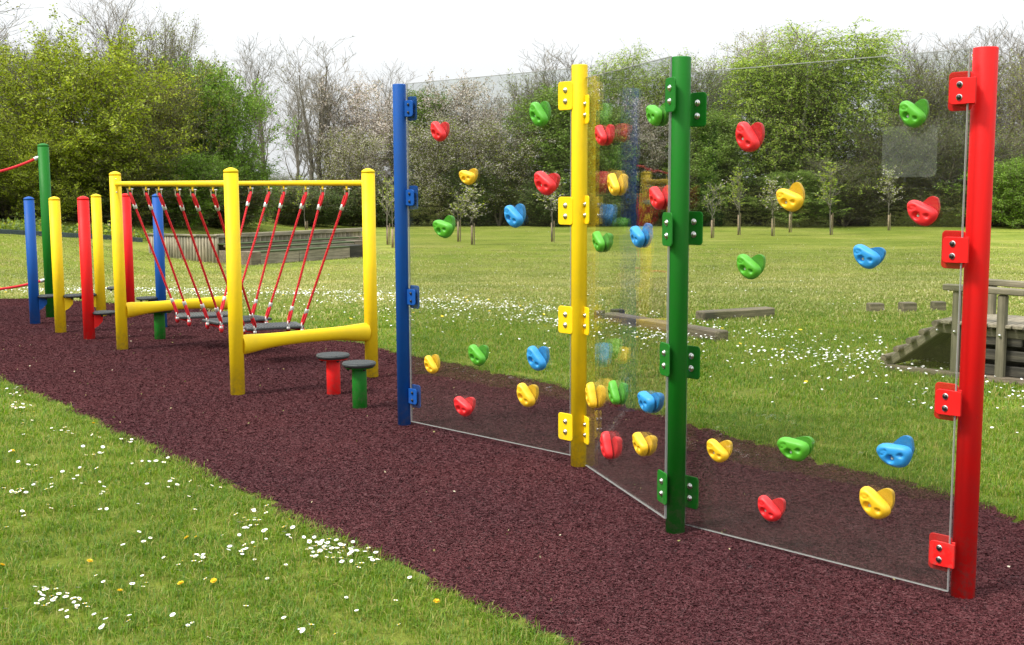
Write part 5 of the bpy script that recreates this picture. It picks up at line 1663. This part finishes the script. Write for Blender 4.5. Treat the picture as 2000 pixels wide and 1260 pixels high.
CL = [(668, 1092, 44, 62, 22), (620, 1075, 14, 40, 20), (700, 1105, 12, 40, 14), (490, 1030, 16, 34, 16), (470, 1085, 12, 40, 14), (540, 1050, 10, 40, 20), (390, 1100, 6, 16, 8), (115, 1190, 16, 50, 18),
      (90, 1170, 6, 30, 10), (145, 1195, 6, 30, 8), (30, 770, 14, 24, 10), (40, 800, 12, 30, 10), (60, 830, 6, 30, 16), (25, 970, 12, 26, 12), (40, 920, 5, 24, 8), (155, 938, 8, 40, 12), (200, 895, 7, 24, 8),
      (130, 850, 8, 40, 14), (310, 915, 8, 22, 8), (90, 950, 6, 40, 14), (200, 965, 5, 22, 8), (330, 960, 5, 60, 12), (240, 870, 5, 60, 14), (270, 1150, 4, 30, 20), (345, 1110, 4, 60, 14), (400, 965, 5, 60, 14),
      (200, 1235, 3, 30, 10), (260, 1230, 2, 20, 6), (375, 1230, 2, 20, 4), (590, 1255, 3, 30, 4), (740, 1110, 3, 20, 8), (500, 1005, 4, 50, 16), (240, 1005, 3, 80, 20), (60, 1060, 2, 60, 20), (640, 1070, 6, 40, 8), (200, 850, 4, 90, 16)]
for (x, y, n, sx, sy) in CL:
    q = np.column_stack([RNG.normal(x, sx * 0.55, n), RNG.normal(y, sy * 0.6, n)])
    spots += [tuple(v) for v in q]
spots += [(x, y) for x, y in zip(RNG.uniform(0, 900, 420), RNG.uniform(760, 1258, 420)) if y > 760 + 0.47 * x and RNG.uniform() < 0.22]
fore = []
for (x, y) in spots:
    if y < 745: continue
    g = G(x, y)
    if not in_poly(g[None, :2], RUB_POLY)[0] and abs(g[0]) < 8:
        lab = 'white daisy scattered singly over the front lawn'
        if y < 870: lab = 'white daisy in the farthest part of the front lawn, along the path'
        elif 585 < x < 770 and 1050 < y < 1140: lab = 'white daisy of the densest clump, beside the path edge'
        elif 430 < x <= 585 and 990 < y < 1120: lab = 'white daisy of the loose drift leading to the densest clump'
        elif x < 200 and y > 1140: lab = 'white daisy of the small clump in the bottom left corner'
        elif x < 110 and 890 < y < 1000: lab = 'white daisy of the patch cut by the left edge of the picture'
        fore.append((g, lab))
fr_ = RNG.permutation(len(fore))
fore_extra = [fore[i][0] for i in fr_[262:]]
fore = [fore[i] for i in fr_[:262]]
for k, (g, lab) in enumerate(fore):
    o = link('daisy', DM[k % 8], None, tuple(g))
    o.rotation_euler[2] = RNG.uniform(0, 6.28)
    s = RNG.uniform(0.58, 0.92); o.scale = (s, s, s)
    tag(o, lab, 'daisy', 'daisies in the front lawn')
for k, (x, y, lab) in enumerate([(25, 889, 'yellow dandelion near the left edge, level with the first daisies'), (72, 929, 'small yellow dandelion just below the one at the left edge'), (365, 1062, 'larger of two yellow dandelions side by side in mid lawn'),
        (383, 1056, 'smaller of two yellow dandelions side by side in mid lawn'), (176, 1112, 'lone yellow dandelion above the bottom left daisy clump'), (5, 1116, 'yellow dandelion cut by the left edge of the picture'),
        (235, 1166, 'yellow dandelion to the right of the bottom left daisy clump'), (354, 1156, 'yellow dandelion left of the pair low in the front lawn'), (418, 1147, 'yellow dandelion right of the pair low in the front lawn'),
        (853, 1187, 'yellow dandelion farthest right in the front lawn near the path'), (183, 838, 'yellow dandelion touching the path edge at the far left'), (293, 923, 'tiny yellow dandelion beside a daisy trio near the path'), (30, 803, 'yellow dandelion among the farthest daisies')]):
    g = G(x, y)
    o = link('dandelion', DD[k % 3], None, tuple(g)); o.rotation_euler[2] = k * 1.3
    sc_ = 0.45 if 'small' in lab or 'tiny' in lab else 0.7; o.scale = (sc_, sc_, sc_)
    tag(o, lab, 'dandelion', 'dandelions in the front lawn')

# beyond the path: a white drift along its far edge and thin specks over the field
def speck_mesh(P, rad, hgt, name):
    n = len(P)
    a = np.arange(6) * math.pi / 3
    tl = RNG.normal(0, 0.25, (n, 2))
    V = np.zeros((n, 7, 3)); V[:, 0] = P + np.array([0, 0, 1]) * hgt[:, None]
    rr = rad[:, None]
    V[:, 1:, 0] = P[:, 0:1] + rr * np.cos(a); V[:, 1:, 1] = P[:, 1:2] + rr * np.sin(a)
    V[:, 1:, 2] = (P[:, 2] + hgt)[:, None] + rr * (tl[:, 0:1] * np.cos(a) + tl[:, 1:2] * np.sin(a)) + rr * 0.12
    k = np.arange(n)[:, None, None] * 7
    j = np.arange(6)
    F = k + np.stack([np.zeros(6, int), 1 + j, 1 + (j + 1) % 6], 1)[None]
    return V.reshape(-1, 3), F.reshape(-1, 3)
def band_density(P, d):
    c = np.interp(P[:, 0], [-4, -1.8, 0.4, 1.0, 1.75, 2.6], [2.2, 2.4, 2.5, 2.6, 2.5, 2.4])
    return np.exp(-((d - c) / 0.78) ** 2)
n = 90000
P = np.column_stack([RNG.uniform(-8, 6.5, n), RNG.uniform(5, 22, n)])
P = P[(P[:, 1] > np.interp(P[:, 0], FE[::-1][::1][np.argsort(FE[::-1][:, 0]), 0], FE[::-1][np.argsort(FE[::-1][:, 0]), 1]))]
d = dist_poly(P, FE)
cl = 0.5 + 0.5 * np.sin(P[:, 0] * 2.1 + 1.7 * np.sin(P[:, 1] * 1.3)) * np.sin(P[:, 1] * 2.7 + 1.9 * np.sin(P[:, 0] * 1.7))
pr = band_density(P, d) * (0.10 + 1.1 * cl ** 1.6) * 0.85 + 0.0025 * (d > 0.4)
P = P[RNG.uniform(0, 1, len(P)) < pr]
P = np.column_stack([P, zf(P[:, 0], P[:, 1])])
n = 52000
y = 13 * (52 / 13) ** RNG.uniform(0, 1, n)
Q = np.column_stack([RNG.uniform(-0.5, 0.5, n) * y, y])
cl = np.sin(Q[:, 0] * 0.42 + 2.0 * np.sin(Q[:, 1] * 0.31)) * np.sin(Q[:, 1] * 0.55 + 1.7 * np.sin(Q[:, 0] * 0.27)) * 0.5 + 0.5
Q = Q[(RNG.uniform(0, 1, n) < 0.035 * cl ** 2) & ~in_poly(Q, RUB_POLY)]
Q = np.column_stack([Q, zf(Q[:, 0], Q[:, 1])])
near = np.argsort(P[:, 1])[:36]
for k, i in enumerate(near):
    o = link('daisy', DM[k % 8], None, tuple(P[i])); o.rotation_euler[2] = k * 0.9
    tag(o, 'small white daisy in the grass behind the right panel', 'daisy', 'daisies behind the glass wall')
P = np.delete(P, near, 0)
XE = np.array(fore_extra).reshape(-1, 3)
Q = np.concatenate([Q, XE])
allp = np.concatenate([P, Q])
rad = np.concatenate([RNG.uniform(0.007, 0.0115, len(P)), RNG.uniform(0.008, 0.0115, len(Q))])
V, F = speck_mesh(allp, rad, np.concatenate([RNG.uniform(0.035, 0.055, len(P)), RNG.uniform(0.03, 0.05, len(Q))]), 'x')
tag(link('daisies', raw_mesh('daisies', V, F, PETAL)), 'white drift of daisies along the far edge of the path and over the field', kind='stuff')
sel = RNG.choice(len(P), min(90, len(P)), replace=False)
yp = P[sel] + np.column_stack([RNG.normal(0, 0.3, len(sel)), RNG.normal(0, 0.3, len(sel)), np.zeros(len(sel))])
yp = yp[~in_poly(yp[:, :2], RUB_POLY)]
V, F = speck_mesh(yp, RNG.uniform(0.012, 0.02, len(yp)), RNG.uniform(0.035, 0.055, len(yp)), 'x')
tag(link('dandelions', raw_mesh('dandelions', V, F, DAND)), 'scattered yellow dandelions among the daisies behind the path', kind='stuff')
print('daisies', len(P), len(Q), 'fore', len(fore))

# bits of leaf and petal blown on to the path
P = np.column_stack([RNG.uniform(-5, 3.5, 900), RNG.uniform(2.5, 12, 900)])
P = P[in_poly(P, RUB_POLY)][:230]
pos = np.column_stack([P, zf(P[:, 0], P[:, 1]) + 0.016])
LIT = foliage('fallen_scrap', [(0.10, 0.12, 0.02), (0.30, 0.24, 0.10), (0.55, 0.50, 0.42)], 0.1)
tag(link('litter', leaf_mesh(RNG, pos, 0.014, 'litter', LIT)), 'tiny scraps of leaf and petal blown over the rubber path', kind='stuff')
